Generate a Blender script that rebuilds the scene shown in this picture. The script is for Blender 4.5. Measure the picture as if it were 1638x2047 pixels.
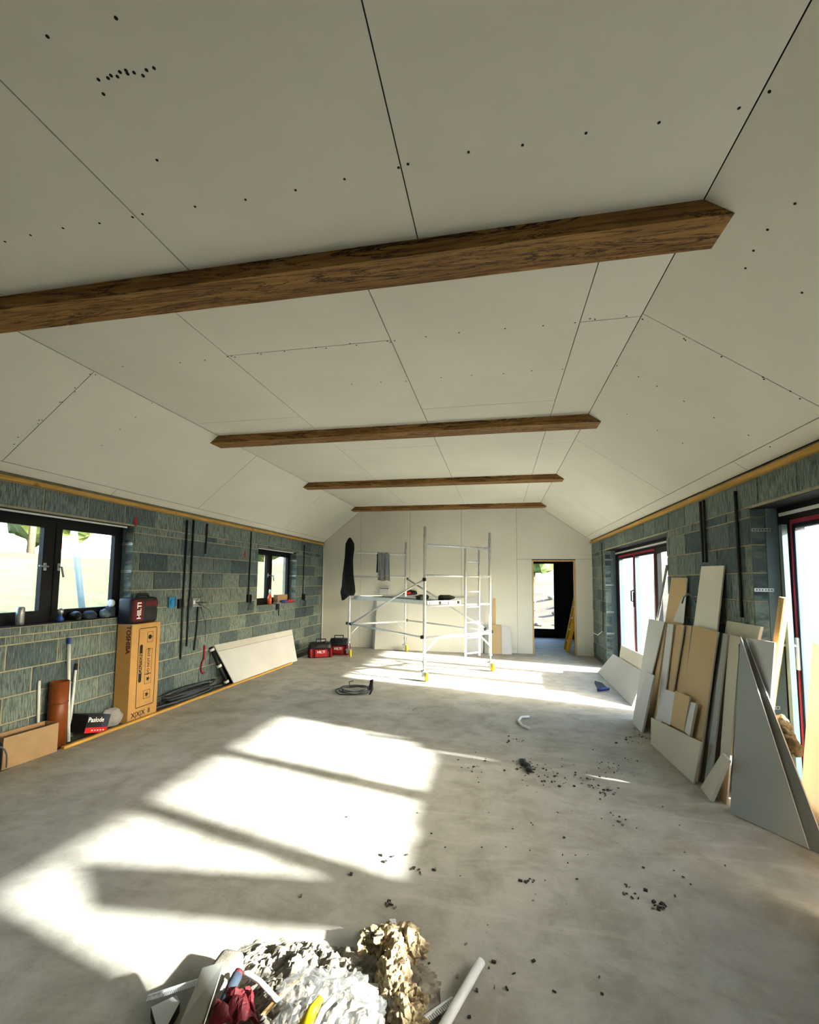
import bpy, bmesh, math, random
from mathutils import Vector, Matrix, noise
R_ = random.Random(7)
for o in list(bpy.data.objects): bpy.data.objects.remove(o)
S = bpy.context.scene
COL = S.collection

# ------------------------------------------------------------------ camera
W_, H_ = 1638, 2047
FPX, PPY, CZ = 906.5, 1091.15, 1.58
YAW, PITCH, ROLL = 0.1937, 0.0766, 0.0086
fw = Vector((-math.sin(YAW)*math.cos(PITCH), math.cos(YAW)*math.cos(PITCH), math.sin(PITCH)))
rt0 = Vector((math.cos(YAW), math.sin(YAW), 0)); up0 = rt0.cross(fw)
rt = rt0*math.cos(ROLL)+up0*math.sin(ROLL); up = -rt0*math.sin(ROLL)+up0*math.cos(ROLL)
cam = bpy.data.cameras.new('camera'); co = bpy.data.objects.new('camera', cam); COL.objects.link(co)
cam.sensor_fit = 'HORIZONTAL'; cam.sensor_width = 36; cam.lens = FPX/W_*36
cam.shift_y = (PPY-H_/2)/W_; cam.clip_start = .05; cam.clip_end = 400
mw = Matrix((rt, up, -fw)).transposed().to_4x4(); mw.translation = (0, 0, CZ); co.matrix_world = mw
S.camera = co

# ------------------------------------------------------------------ world, sun, exposure
SUN = Vector((-1, .246, -.429)).normalized()
w = bpy.data.worlds.new('sky'); S.world = w; w.use_nodes = True
nt = w.node_tree; nt.nodes.clear()
sk = nt.nodes.new('ShaderNodeTexSky'); sk.sky_type = 'NISHITA'; sk.sun_disc = False
sk.sun_elevation = math.radians(22.6); sk.sun_rotation = math.radians(104); sk.dust_density = 3.0; sk.air_density = 1.0
bg = nt.nodes.new('ShaderNodeBackground'); bg.inputs[1].default_value = .46
ow = nt.nodes.new('ShaderNodeOutputWorld')
nt.links.new(sk.outputs[0], bg.inputs[0]); nt.links.new(bg.outputs[0], ow.inputs[0])
sl = bpy.data.lights.new('sun', 'SUN'); sl.energy = 11.0; sl.angle = math.radians(1.6); sl.color = (1, .98, .95)
so = bpy.data.objects.new('sun', sl); COL.objects.link(so)
so.rotation_euler = SUN.to_track_quat('-Z', 'Y').to_euler(); so.location = (12, -3, 8)
vs = S.view_settings; vs.view_transform = 'Standard'; vs.look = 'None'; vs.exposure = 2.55; vs.gamma = 1; vs.use_curve_mapping = False

# ------------------------------------------------------------------ pixel helpers (a direction, met with a floor or a wall)
def ray(x, y): return rt*((x-W_/2)/FPX) + up*((PPY-y)/FPX) + fw
def F(x, y, z=0.0): d = ray(x, y); t = (z-CZ)/d.z; return Vector((d.x*t, d.y*t, z))
def X(x, y, X0): d = ray(x, y); t = X0/d.x; return Vector((X0, d.y*t, CZ+d.z*t))
def Y(x, y, Y0): d = ray(x, y); t = Y0/d.y; return Vector((d.x*t, Y0, CZ+d.z*t))

# ------------------------------------------------------------------ materials
def lin(h):
    c = [int(h[i:i+2], 16)/255 for i in (0, 2, 4)]
    return tuple((v/12.92 if v <= .04045 else ((v+.055)/1.055)**2.4) for v in c)+(1,)
class N:
    def __init__(s, name):
        s.m = bpy.data.materials.new(name); s.m.use_nodes = True; s.t = s.m.node_tree
        s.b = s.t.nodes['Principled BSDF']; s.o = s.t.nodes['Material Output']
    def n(s, ty, **k):
        a = s.t.nodes.new(ty)
        for q, v in k.items():
            if q in a.inputs: a.inputs[q].default_value = v
            else: setattr(a, q, v)
        return a
    def l(s, a, b): s.t.links.new(a, b)
    def coord(s, scale=(1, 1, 1), rot=(0, 0, 0), kind='Object'):
        tc = s.n('ShaderNodeTexCoord'); mp = s.n('ShaderNodeMapping')
        mp.inputs['Scale'].default_value = scale; mp.inputs['Rotation'].default_value = rot
        s.l(tc.outputs[kind], mp.inputs[0]); return mp.outputs[0]
    def noise(s, vec, scale, detail=4, rough=.6, dist=0):
        a = s.n('ShaderNodeTexNoise'); a.inputs['Scale'].default_value = scale; a.inputs['Detail'].default_value = detail
        a.inputs['Roughness'].default_value = rough; a.inputs['Distortion'].default_value = dist
        s.l(vec, a.inputs['Vector']); return a.outputs[0]
    def ramp(s, fac, stops):
        r = s.n('ShaderNodeValToRGB'); e = r.color_ramp.elements
        while len(e) < len(stops): e.new(.5)
        for i, (p, c) in enumerate(stops): e[i].position = p; e[i].color = c if len(c) == 4 else tuple(c)+(1,)
        s.l(fac, r.inputs[0]); return r.outputs[0]
    def mix(s, fac, a, b, mode='MIX'):
        m = s.n('ShaderNodeMix'); m.data_type = 'RGBA'; m.blend_type = mode
        for sock, v in ((m.inputs[0], fac), (m.inputs[6], a), (m.inputs[7], b)):
            if isinstance(v, (int, float, tuple)): sock.default_value = v
            else: s.l(v, sock)
        return m.outputs[2]
    def bump(s, h, st=.3, dist=.01):
        b = s.n('ShaderNodeBump'); b.inputs['Strength'].default_value = st; b.inputs['Distance'].default_value = dist
        s.l(h, b.inputs['Height']); s.l(b.outputs[0], s.b.inputs['Normal'])
    def base(s, c, rough=.7, metal=0, spec=.4):
        if isinstance(c, tuple): s.b.inputs['Base Color'].default_value = c
        else: s.l(c, s.b.inputs['Base Color'])
        s.b.inputs['Roughness'].default_value = rough; s.b.inputs['Metallic'].default_value = metal
        s.b.inputs['Specular IOR Level'].default_value = spec
        return s
def plain(name, hx, rough=.6, metal=0, var=.12, scale=12, bump=.1, spec=.4):
    a = N(name); c = lin(hx); n_ = a.noise(a.coord(), scale, 5)
    d = tuple(v*(1-var) for v in c[:3])+(1,); e = tuple(min(1, v*(1+var)) for v in c[:3])+(1,)
    a.base(a.ramp(n_, [(.3, d), (.7, e)]), rough, metal, spec)
    if bump: a.bump(a.noise(a.coord(), scale*6, 3), bump, .002)
    return a.m
MT = {}
def mats():
    # concrete screed
    a = N('screed'); v = a.coord(kind='Object'); n1 = a.noise(v, .55, 6, .62, .6); n2 = a.noise(v, 3.2, 6, .7, .4); n3 = a.noise(v, 38, 4, .7)
    st = a.noise(a.coord((.8, 3.2, 1), (0, 0, .5)), 1.3, 6, .66, 1.6)
    c = a.ramp(n1, [(.28, lin('928f86')), (.5, lin('adaba2')), (.72, lin('bfbdb5'))])
    c = a.mix(a.ramp(n2, [(.36, (.55, .55, .55)), (.58, (0, 0, 0))]), c, lin('7c7768'))
    c = a.mix(a.ramp(st, [(.52, (0, 0, 0)), (.72, (.45, .45, .45))]), c, lin('c6c4bc'))
    c = a.mix(a.ramp(n3, [(.3, (.25, .25, .25)), (.42, (0, 0, 0))]), c, lin('6e6a60'))
    a.base(c, .62, 0, .35); a.bump(a.mix(.35, n3, st), .22, .006); MT['screed'] = a.m
    # plasterboard
    def board(nm, h1, h2, sp=None):
        a = N(nm); v = a.coord(); n1 = a.noise(v, 1.3, 5, .6); n3 = a.noise(v, 240, 2)
        a.base(a.ramp(n1, [(.3, lin(h1)), (.7, lin(h2))]), .85, 0, .2); a.bump(n3, .05, .001); MT[nm] = a.m
    board('plasterboard', 'd9d7cb', 'e1dfd4'); board('board_grey', '979b95', 'a2a59e'); board('board_brown', 'b9a079', 'c4ac86')
    board('board_white', 'c3c5c5', 'cfd0cf'); board('board_cream', 'c0bba8', 'cac5b4'); board('board_dark', '6f726d', '7b7d76')
    board('gypsum_edge', 'b9b8b0', 'd2d1c9')
    MT['gap'] = plain('dark_gap', '15181a', .9)
    # blocks
    a = N('block'); oi = a.n('ShaderNodeObjectInfo')
    c = a.ramp(oi.outputs['Random'], [(.0, lin('4c5c62')), (.25, lin('6a7a79')), (.6, lin('7d8b84')), (1, lin('8e9a90'))])
    sc_ = a.noise(a.coord((1, 26, 3.2)), 3.0, 5, .65, .4); sp = a.noise(a.coord(), 60, 3)
    c = a.mix(a.ramp(sc_, [(.42, (.75, .75, .75)), (.56, (0, 0, 0))]), c, lin('3b4849'))
    c = a.mix(a.ramp(a.noise(a.coord((1, 30, 2.2)), 3.7, 4), [(.56, (0, 0, 0)), (.7, (.6, .6, .6))]), c, lin('a0aaa0'))
    a.base(c, .95, 0, .1); a.bump(a.mix(.4, sc_, sp), .8, .012); MT['block'] = a.m
    MT['mortar'] = plain('mortar', 'a69f86', .95, 0, .2, 9, .4, .1)
    # oak beam
    a = N('oak'); g = a.noise(a.coord((.5, 9, 9)), 3.2, 8, .68, .9); k = a.noise(a.coord((.35, 5, 5)), 2.0, 6, .75, 1.6); b2 = a.noise(a.coord((1.2, 2, 2)), 2.2, 3)
    c = a.ramp(g, [(.25, lin('5c3d1c')), (.48, lin('8f6a38')), (.7, lin('a98249'))])
    c = a.mix(a.ramp(k, [(.47, (0, 0, 0)), (.497, (1, 1, 1)), (.51, (1, 1, 1)), (.53, (0, 0, 0))]), c, lin('2c1b0c'))
    c = a.mix(a.ramp(b2, [(.3, (.5, .5, .5)), (.6, (0, 0, 0))]), c, lin('6b4721'))
    a.base(c, .7, 0, .3); a.bump(a.mix(.5, g, k), .5, .006); MT['oak'] = a.m
    def wood(nm, h1, h2, h3, axis):
        a = N(nm); s = [7, 7, 7]; s[axis] = .6
        g = a.noise(a.coord(tuple(s)), 4, 6, .6, .5); kn = a.noise(a.coord(), 3.0, 2)
        c = a.ramp(g, [(.3, lin(h1)), (.55, lin(h2)), (.75, lin(h3))]); c = a.mix(a.ramp(kn, [(.68, (0, 0, 0)), (.74, (.7, .7, .7))]), c, lin('6b4720'))
        a.base(c, .7); a.bump(g, .2, .003); MT[nm] = a.m
    wood('timber_y', 'a57f33', 'c39a48', 'd4ae62', 1); wood('timber_z', 'b58f57', 'cfae78', 'dcc08f', 2)
    # metals and plastics
    a = N('aluminium'); v = a.coord(); a.base(a.ramp(a.noise(v, 25, 4), [(.3, lin('c6cbcc')), (.7, lin('e4e7e8'))]), .35, .35); MT['aluminium'] = a.m
    MT['galvanised'] = plain('galvanised', 'aeb4b4', .4, .6, .2, 40)
    MT['black_frame'] = plain('black_frame', '08090c', .55, 0, .1, 20, .02, .25)
    MT['black'] = plain('black_plastic', '121316', .5, 0, .2); MT['cable'] = plain('grey_cable', '4e565c', .5, 0, .2)
    MT['dark_cable'] = plain('dark_cable', '1b1d20', .5); MT['white_plastic'] = plain('white_plastic', 'dfe3e3', .35, 0, .05)
    MT['yellow'] = plain('yellow_wheel', 'f0d21a', .45); MT['ladder_yellow'] = plain('ladder_yellow', 'c99c14', .5)
    MT['red'] = plain('red_fabric', '9a1020', .75, 0, .25, 18, .3); MT['dark_red'] = plain('dark_red', '5c0c16', .7, 0, .25, 18, .3)
    MT['bright_red'] = plain('bright_red', 'c4181c', .6); MT['blue'] = plain('blue_plastic', '1c3f8a', .45); MT['socket_blue'] = plain('socket_blue', '2b86b8', .5)
    MT['cardboard'] = plain('cardboard', 'b98f55', .85, 0, .08, 7); MT['cardboard_pale'] = plain('cardboard_pale', 'a38764', .85, 0, .1, 7); MT['ink'] = plain('ink', '17130f', .8, 0, 0, 5, 0)
    MT['ink_red'] = plain('ink_red', '5c1416', .8, 0, 0, 5, 0); MT['ink_white'] = plain('ink_white', 'e8e8e6', .7, 0, 0, 5, 0)
    MT['brown_pipe'] = plain('brown_pipe', '7a3e18', .4); MT['black_cloth'] = plain('black_cloth', '060607', .9, 0, .3, 14, .5)
    MT['grey_cloth'] = plain('grey_cloth', '767b80', .9, 0, .2, 20, .5); MT['insulation'] = plain('insulation', '9a8a6c', .95, 0, .45, 30, 1.0, .05)
    MT['closer'] = plain('closer', '5c7176', .55, 0, .1, 6); MT['closer_dark'] = plain('membrane', '131519', .6)  # the near-black one also stands in for the unlit room beyond
    MT['marker'] = plain('red_marker', 'b0202a', .8)
    MT['can'] = plain('can_metal', '9aa0a0', .3, .6, .3, 60); MT['orange'] = plain('orange_liquid', 'd8581a', .3)
    MT['foam'] = plain('foam', '2f3a48', .8); MT['rubble'] = plain('rubble', '7e786c', .9, 0, .3, 25, .9)
    MT['earth'] = plain('earth', '453f33', .95, 0, .35, 1.2, .8); MT['grass'] = plain('grass', '363a22', .95, 0, .4, 1.4, .8)
    MT['leaf'] = plain('leaf', '4a5c2c', .8, 0, .4, 3, .6); MT['debris'] = plain('debris', '3b3833', .9, 0, .4, 30)
    # glass: clear sheet with a surface reflection
    a = N('glass'); a.t.nodes.remove(a.b); tr = a.n('ShaderNodeBsdfTransparent'); tr.inputs[0].default_value = (.95, .97, .96, 1)
    gl = a.n('ShaderNodeBsdfGlossy'); gl.inputs['Roughness'].default_value = .02; lw = a.n('ShaderNodeLayerWeight'); lw.inputs[0].default_value = .5; pw = a.n('ShaderNodeMath', operation='POWER'); pw.inputs[1].default_value = 4; a.l(lw.outputs['Facing'], pw.inputs[0]); fr = a.n('ShaderNodeMath', operation='MULTIPLY_ADD'); fr.inputs[1].default_value = .5; fr.inputs[2].default_value = .035; a.l(pw.outputs[0], fr.inputs[0])
    mx = a.n('ShaderNodeMixShader'); a.l(fr.outputs[0], mx.inputs[0]); a.l(tr.outputs[0], mx.inputs[1]); a.l(gl.outputs[0], mx.inputs[2]); a.l(mx.outputs[0], a.o.inputs[0]); MT['glass'] = a.m
    # thin polythene film: part clear, part milky
    def film(nm, col, milk):
        a = N(nm); a.t.nodes.remove(a.b); tr = a.n('ShaderNodeBsdfTransparent'); tl = a.n('ShaderNodeBsdfTranslucent'); tl.inputs[0].default_value = col
        df = a.n('ShaderNodeBsdfDiffuse'); df.inputs[0].default_value = col; ad = a.n('ShaderNodeMixShader'); ad.inputs[0].default_value = .35
        a.l(tl.outputs[0], ad.inputs[1]); a.l(df.outputs[0], ad.inputs[2])
        wv = a.noise(a.coord((1, 5, .7)), 3.0, 5, .7, 1.0); f = a.n('ShaderNodeMapRange'); f.inputs[1].default_value = .3; f.inputs[2].default_value = .7
        f.inputs[3].default_value = milk-.08; f.inputs[4].default_value = milk+.08; a.l(wv, f.inputs[0])
        mx = a.n('ShaderNodeMixShader'); a.l(f.outputs[0], mx.inputs[0]); a.l(tr.outputs[0], mx.inputs[1]); a.l(ad.outputs[0], mx.inputs[2]); a.l(mx.outputs[0], a.o.inputs[0]); MT[nm] = a.m
    film('film', (.10, .135, .165, 1), .40); film('plastic_bag', (.55, .57, .57, 1), .28); film('milky_bag', (.85, .87, .87, 1), .62); film('tape_film', (.45, .10, .16, 1), .6); film('tape', (.85, .16, .24, 1), .7)
mats()

# ------------------------------------------------------------------ mesh builder
ORG = {}
class MB:
    def __init__(s): s.v = []; s.f = []; s.mi = []; s.cur = 0
    def add(s, vs, fs):
        k = len(s.v); s.v += [Vector(p) for p in vs]
        for f in fs: s.f.append([i+k for i in f]); s.mi.append(s.cur)
        return s
    def box(s, a, b):
        x0, x1 = sorted((a[0], b[0])); y0, y1 = sorted((a[1], b[1])); z0, z1 = sorted((a[2], b[2]))
        return s.add([(x0,y0,z0),(x1,y0,z0),(x1,y1,z0),(x0,y1,z0),(x0,y0,z1),(x1,y0,z1),(x1,y1,z1),(x0,y1,z1)],
                     [(0,3,2,1),(4,5,6,7),(0,1,5,4),(1,2,6,5),(2,3,7,6),(3,0,4,7)])
    def obox(s, c, u, v, w_, hu, hv, hw):
        c, u, v, w_ = Vector(c), Vector(u).normalized()*hu, Vector(v).normalized()*hv, Vector(w_).normalized()*hw
        return s.add([c-u-v-w_, c+u-v-w_, c+u+v-w_, c-u+v-w_, c-u-v+w_, c+u-v+w_, c+u+v+w_, c-u+v+w_],
                     [(0,3,2,1),(4,5,6,7),(0,1,5,4),(1,2,6,5),(2,3,7,6),(3,0,4,7)])
    def rbox(s, c, sz, bev, rotz=0, seg=2):
        bm = bmesh.new(); bmesh.ops.create_cube(bm, size=1)
        for v in bm.verts: v.co = Vector((v.co.x*sz[0], v.co.y*sz[1], v.co.z*sz[2]))
        bmesh.ops.bevel(bm, geom=bm.edges[:], offset=bev, segments=seg, affect='EDGES', profile=.5)
        m = Matrix.Rotation(rotz, 3, 'Z'); bm.verts.index_update()
        s.add([m @ v.co+Vector(c) for v in bm.verts], [[v.index for v in f.verts] for f in bm.faces]); bm.free(); return s
    def prism(s, pts, off):
        pts = [Vector(p) for p in pts]; n = len(pts); off = Vector(off)
        s.add(pts, [list(range(n))]); c0 = s.cur
        if len(s.mats_) > 1: s.cur = 1
        k = len(s.v)-n; s.v += [p+off for p in pts]
        for i in range(n):
            j = (i+1) % n; s.f.append([k+j, k+i, k+n+i, k+n+j]); s.mi.append(s.cur)
        s.f.append([k+n+i for i in reversed(range(n))]); s.mi.append(2 if len(s.mats_) > 2 else c0); s.cur = c0
        return s
    mats_ = [0]
    def tube(s, pts, r, n=8, cap=True):
        pts = [Vector(p) for p in pts]; rs = r if isinstance(r, (list, tuple)) else [r]*len(pts)
        t = (pts[1]-pts[0]).normalized(); a = Vector((0, 0, 1)) if abs(t.z) < .9 else Vector((1, 0, 0)); u = t.cross(a).normalized()
        rings = []
        for i, p in enumerate(pts):
            t2 = (pts[min(i+1, len(pts)-1)]-pts[max(i-1, 0)]).normalized(); u = (u-t2*u.dot(t2)).normalized(); v = t2.cross(u)
            rings.append([p+(u*math.cos(6.28318*k/n)+v*math.sin(6.28318*k/n))*rs[i] for k in range(n)])
        vs_ = [q for g in rings for q in g]; fs = []
        for i in range(len(pts)-1):
            for k in range(n): fs.append((i*n+k, i*n+(k+1) % n, (i+1)*n+(k+1) % n, (i+1)*n+k))
        if cap: fs.append(tuple(range(n))[::-1]); fs.append(tuple((len(pts)-1)*n+k for k in range(n)))
        return s.add(vs_, fs)
    def cyl(s, a, b, r, n=16): return s.tube([a, b], r, n)
    def lathe(s, base, prof, n=16, axis=(0, 0, 1)):
        b = Vector(base); ax = Vector(axis).normalized(); a = Vector((1, 0, 0)) if abs(ax.x) < .9 else Vector((0, 1, 0)); u = (a-ax*a.dot(ax)).normalized(); v = ax.cross(u)
        vs_ = [b+ax*h+(u*math.cos(6.28318*k/n)+v*math.sin(6.28318*k/n))*r for r, h in prof for k in range(n)]
        fs = [(i*n+k, i*n+(k+1) % n, (i+1)*n+(k+1) % n, (i+1)*n+k) for i in range(len(prof)-1) for k in range(n)]
        fs += [tuple(range(n))[::-1], tuple((len(prof)-1)*n+k for k in range(n))]
        return s.add(vs_, fs)
    def blob(s, c, r, sub=3, amp=.3, fr=6, seed=0, flat=None):
        bm = bmesh.new(); bmesh.ops.create_icosphere(bm, subdivisions=sub, radius=1); bm.verts.index_update()
        r = r if isinstance(r, (tuple, list)) else (r, r, r); c = Vector(c); vs_ = []
        for v in bm.verts:
            p = Vector((v.co.x*r[0], v.co.y*r[1], v.co.z*r[2])); q = (p+c)*fr+Vector((seed*3.1, seed*1.7, 0))
            d = noise.fractal(q, .8, 2.1, 4); p = p*(1+amp*d)+c
            if flat is not None and p.z < flat: p.z = flat
            vs_.append(p)
        s.add(vs_, [[v.index for v in f.verts] for f in bm.faces]); bm.free(); return s
    def sheetgrid(s, fn, nu, nv):
        vs_ = [fn(i/nu, j/nv) for j in range(nv+1) for i in range(nu+1)]
        return s.add(vs_, [(j*(nu+1)+i, j*(nu+1)+i+1, (j+1)*(nu+1)+i+1, (j+1)*(nu+1)+i) for j in range(nv) for i in range(nu)])
    def build(s, name, mat, parent=None, smooth=False, org=None):
        if parent is not None: og = ORG[parent.name]
        elif org is not None: og = Vector(org)
        else:
            xs = [p.x for p in s.v]; ys = [p.y for p in s.v]; og = Vector(((min(xs)+max(xs))/2, (min(ys)+max(ys))/2, min(p.z for p in s.v)))
        me = bpy.data.meshes.new(name); me.from_pydata([p-og for p in s.v], [], s.f)
        ms = mat if isinstance(mat, list) else [mat]
        for m in ms: me.materials.append(MT[m] if isinstance(m, str) else m)
        if len(ms) > 1: me.polygons.foreach_set('material_index', s.mi)
        if smooth: me.polygons.foreach_set('use_smooth', [True]*len(s.f))
        bm = bmesh.new(); bm.from_mesh(me); bmesh.ops.recalc_face_normals(bm, faces=bm.faces[:]); bm.to_mesh(me); bm.free()
        me.update(); o = bpy.data.objects.new(name, me); COL.objects.link(o)
        if parent is None: o.location = og
        else: o.parent = parent
        ORG[o.name] = og; return o
class PB(MB):
    mats_ = [0, 1, 2]
def tag(o, label, cat, group=None):
    o['label'] = label; o['category'] = cat
    if group: o['group'] = group
    return o
def thing(name, label, cat, loc, group=None):
    o = bpy.data.objects.new(name, None); COL.objects.link(o); o.location = loc; o.empty_display_size = .1
    ORG[o.name] = Vector(loc); return tag(o, label, cat, group)
def struct(o, label=None, cat=None):
    o['kind'] = 'structure'
    if label: o['label'] = label
    if cat: o['category'] = cat
    return o
def sroot(name, label, cat, loc=(0, 0, 0)):
    o = bpy.data.objects.new(name, None); COL.objects.link(o); o.location = loc; ORG[o.name] = Vector(loc); return struct(o, label, cat)
def text(parent, s_, origin, udir, vdir, h, mat, name='lettering', bold=.0, depth=.0008, mid=True):
    cu = bpy.data.curves.new('t', 'FONT'); cu.body = s_; cu.size = 1; cu.offset = bold; cu.align_x = 'CENTER' if mid else 'LEFT'; cu.align_y = 'CENTER'; cu.resolution_u = 3
    to = bpy.data.objects.new('t', cu); COL.objects.link(to); dg = bpy.context.evaluated_depsgraph_get()
    me = bpy.data.meshes.new_from_object(to.evaluated_get(dg)); bpy.data.objects.remove(to)
    u, v = Vector(udir).normalized(), Vector(vdir).normalized(); n = u.cross(v); o_ = Vector(origin)
    m = MB(); m.add([o_+u*p.co.x*h+v*p.co.y*h+n*depth for p in me.vertices], [list(p.vertices) for p in me.polygons]); bpy.data.meshes.remove(me)
    return m.build(name, mat, parent)

# ------------------------------------------------------------------ room dimensions
XL, XR, D, Y0 = -4.19, 2.0, 10.41, -2.6
HC, CL, CR, HW = 3.262, -3.228, .898, 2.475
T = .30
def wall_boxes(m, xi, xo, openings, y0, y1, z1):
    ys = sorted({y0, y1}|{o[0] for o in openings}|{o[1] for o in openings})
    for a, b in zip(ys, ys[1:]):
        mid = (a+b)/2; cuts = sorted((o[2], o[3]) for o in openings if o[0] < mid < o[1]); z = -.2
        for c, d in cuts:
            if c > z+.001: m.box((xi, a, z), (xo, b, c))
            z = d
        m.box((xi, a, z), (xo, b, z1))

# floor
m = MB(); m.sheetgrid(lambda u, v: Vector((XL-T+(XR-XL+2*T)*u, Y0-T+(13.9-Y0+T)*v, 0)), 8, 16)
fl = struct(m.build('floor', 'screed', org=(0, 0, 0)), 'dusty grey concrete screed floor', 'floor')
# walls
WIN1 = (2.75, 4.57, 1.14, 2.19); WIN2 = (7.38, 8.95, 1.11, 2.16)
DOOR1 = (.62, 4.10, 0, 2.185); DOOR2 = (5.94, 9.22, 0, 2.185)
def blocks(parent, xf, sgn, openings, brick_rows):
    ctr = [0]
    def row(z0, z1, pitch, off, y_a, y_b, skip):
        y = y_a-off
        while y < y_b:
            segs = [(max(y, y_a)+.006, min(y+pitch, y_b)-.006)]
            for (a, b) in skip:
                ns = []
                for s0, s1 in segs:
                    if b <= s0 or a >= s1: ns.append((s0, s1))
                    else:
                        if a-s0 > .03: ns.append((s0, a-.003))
                        if s1-b > .03: ns.append((b+.003, s1))
                segs = ns
            for s0, s1 in segs:
                if s1-s0 < .03: continue
                pr = .008+R_.uniform(-.0025, .003); tl = R_.uniform(-.001, .001); m = MB()
                m.add([(xf, s0, z0+.006), (xf, s1, z0+.006), (xf, s1, z1-.006), (xf, s0, z1-.006),
                       (xf+sgn*pr, s0+.003, z0+.009), (xf+sgn*(pr+tl), s1-.003, z0+.009), (xf+sgn*pr, s1-.003, z1-.009), (xf+sgn*(pr-tl), s0+.003, z1-.009)],
                      [(0,3,2,1),(4,5,6,7),(0,1,5,4),(1,2,6,5),(2,3,7,6),(3,0,4,7)])
                m.build('brick' if z1-z0 < .12 else 'block', 'block', parent)
            y += pitch
    za = [0.0]+[.09+.225*k for k in range(10)]
    rows = [(a, b, .475) for a, b in zip(za, za[1:])]+[(2.115, 2.2, .24), (2.2, 2.415, .475)]
    for i, (a, b, p) in enumerate(rows):
        sk = [(o[0], o[1]) for o in openings if o[2]+.02 < (a+b)/2 < o[3]-.01]
        sk += [(q[0], q[1]) for q in brick_rows if q[2]-.01 < (a+b)/2 < q[3]+.01]
        # a course cut by a sill or a lintel is trimmed to it
        parts = [o for o in openings if a+.02 < o[2] < b-.02 or a+.02 < o[3] < b-.02]
        off = .16+(.2375 if i % 2 else 0)
        if not parts: row(a, b, p, off, 1.5, D-.01, sk)
        else:
            o = parts[0]
            for o in parts:
                if (a+b)/2 > o[2]+.02 and (a+b)/2 < o[3]-.01: pass
                else: sk.append((o[0], o[1]))
            row(a, b, p, off, 1.5, D-.01, sk)
            for o in parts:
                if a < o[2]-.04 and o[2] < b and not any(q[0] <= o[0] and q[1] >= o[1] and q[2] < o[2] for q in brick_rows): row(a, o[2], p, off, o[0], o[1], [])
                if o[3]+.03 < b and a < o[3]: row(o[3], b, p, off, o[0], o[1], [])
    for q in brick_rows:
        n = max(1, round((q[3]-q[2])/.076)); h = (q[3]-q[2])/n
        for k in range(n): row(q[2]+k*h, q[2]+(k+1)*h, .24, .12*(k % 2), q[0], q[1], [])
m = MB(); wall_boxes(m, XL, XL-T, [WIN1, WIN2], Y0, D+.12, 2.6)
wl = struct(m.build('wall_left', 'mortar', org=(XL, 0, 0)), 'blockwork wall with two black windows', 'wall')
blocks(wl, XL, 1, [WIN1, WIN2], [(WIN1[0], WIN1[1], .99, 1.14)])
m = MB(); wall_boxes(m, XR, XR+T, [DOOR1, DOOR2], Y0, D+.12, 2.6)
wr = struct(m.build('wall_right', 'mortar', org=(XR, 0, 0)), 'blockwork wall with two wide glazed doors', 'wall')
blocks(wr, XR, -1, [DOOR1, DOOR2], [])
# returns of the openings: block ends, cavity closers and metal straps
def reveal(parent, xi, sgn, o, far_only=True):
    for yy, s in ((o[1], -1), (o[0], 1)):
        za = [z for z in ([o[2]]+[.09+.225*k for k in range(10)]) if o[2] <= z < o[3]-.03]+[o[3]]
        for a, b in zip(za, za[1:]):
            if b-a < .03: continue
            MB().box((xi+sgn*.002, yy, a+.005), (xi+sgn*.098, yy+s*.006, b-.005)).build('block', 'block', parent)
        MB().box((xi+sgn*.104, yy, o[2]), (xi+sgn*.19, yy+s*.010, o[3])).build('cavity_closer', 'closer', parent)
        for z in (.62, 1.02, 1.53, 2.01) if o[2] < .1 else (1.66, 1.98):
            if not o[2]+.05 < z < o[3]: continue
            sm = MB().box((xi+sgn*.002, yy+s*.008, z-.014), (xi+sgn*.14, yy+s*.0125, z+.014))
            st = sm.build('fixing_strap', 'galvanised', parent)
            hm = MB()
            for k in range(6): hm.box((xi+sgn*(.014+k*.021), yy+s*.0124, z-.005), (xi+sgn*(.023+k*.021), yy+s*.0132, z+.005))
            hm.build('strap_holes', 'gap', parent)
reveal(wl, XL, -1, WIN1); reveal(wl, XL, -1, WIN2); reveal(wr, XR, 1, DOOR1); reveal(wr, XR, 1, DOOR2)
# rear wall behind the viewer
struct(MB().box((XL-T, Y0-.2, -.2), (XR+T, Y0, 3.4)).build('wall_rear', 'plasterboard', org=(0, Y0, 0)), 'plain boarded wall behind the viewer', 'wall')
# end wall: backing and boards
def top(x): return HW+(HC-HW)*(x-XL)/(CL-XL) if x < CL else (HC if x <= CR else HC-(HC-HW)*(x-CR)/(XR-CR))
DX0, DX1, DH = .735, 1.655, 2.06
m = MB()
for a, b, z0 in ((XL-T, DX0, -.2), (DX0, DX1, DH), (DX1, XR+T, -.2)): m.box((a, D+.016, z0), (b, D+.13, 3.45))
wb = struct(m.build('wall_back', 'gap', org=(0, D, 0)), 'boarded gable end wall with an open doorway', 'wall')
def wall_panel(x0, x1, z0, z1=None):
    xs = sorted([x0+.0025, x1-.0025]+[v for v in (CL, CR) if x0 < v < x1]); 
    pts = [(xs[0], D, z0), (xs[-1], D, z0)]+[(x, D, (z1 if z1 else top(x)-.004)) for x in reversed(xs)]
    m = PB(); m.prism(pts, (0, .012, 0)); m.build('plasterboard_panel', ['plasterboard', 'gypsum_edge', 'board_brown'], wb)
for a, b in ((XL, -3.23), (-3.23, -2.03), (-2.03, -.83), (-.83, .41)): wall_panel(a, b, .004)
wall_panel(.41, DX0, .004, 2.075); wall_panel(.41, XR, 2.08); wall_panel(DX1, XR, .004, 2.075)
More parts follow.
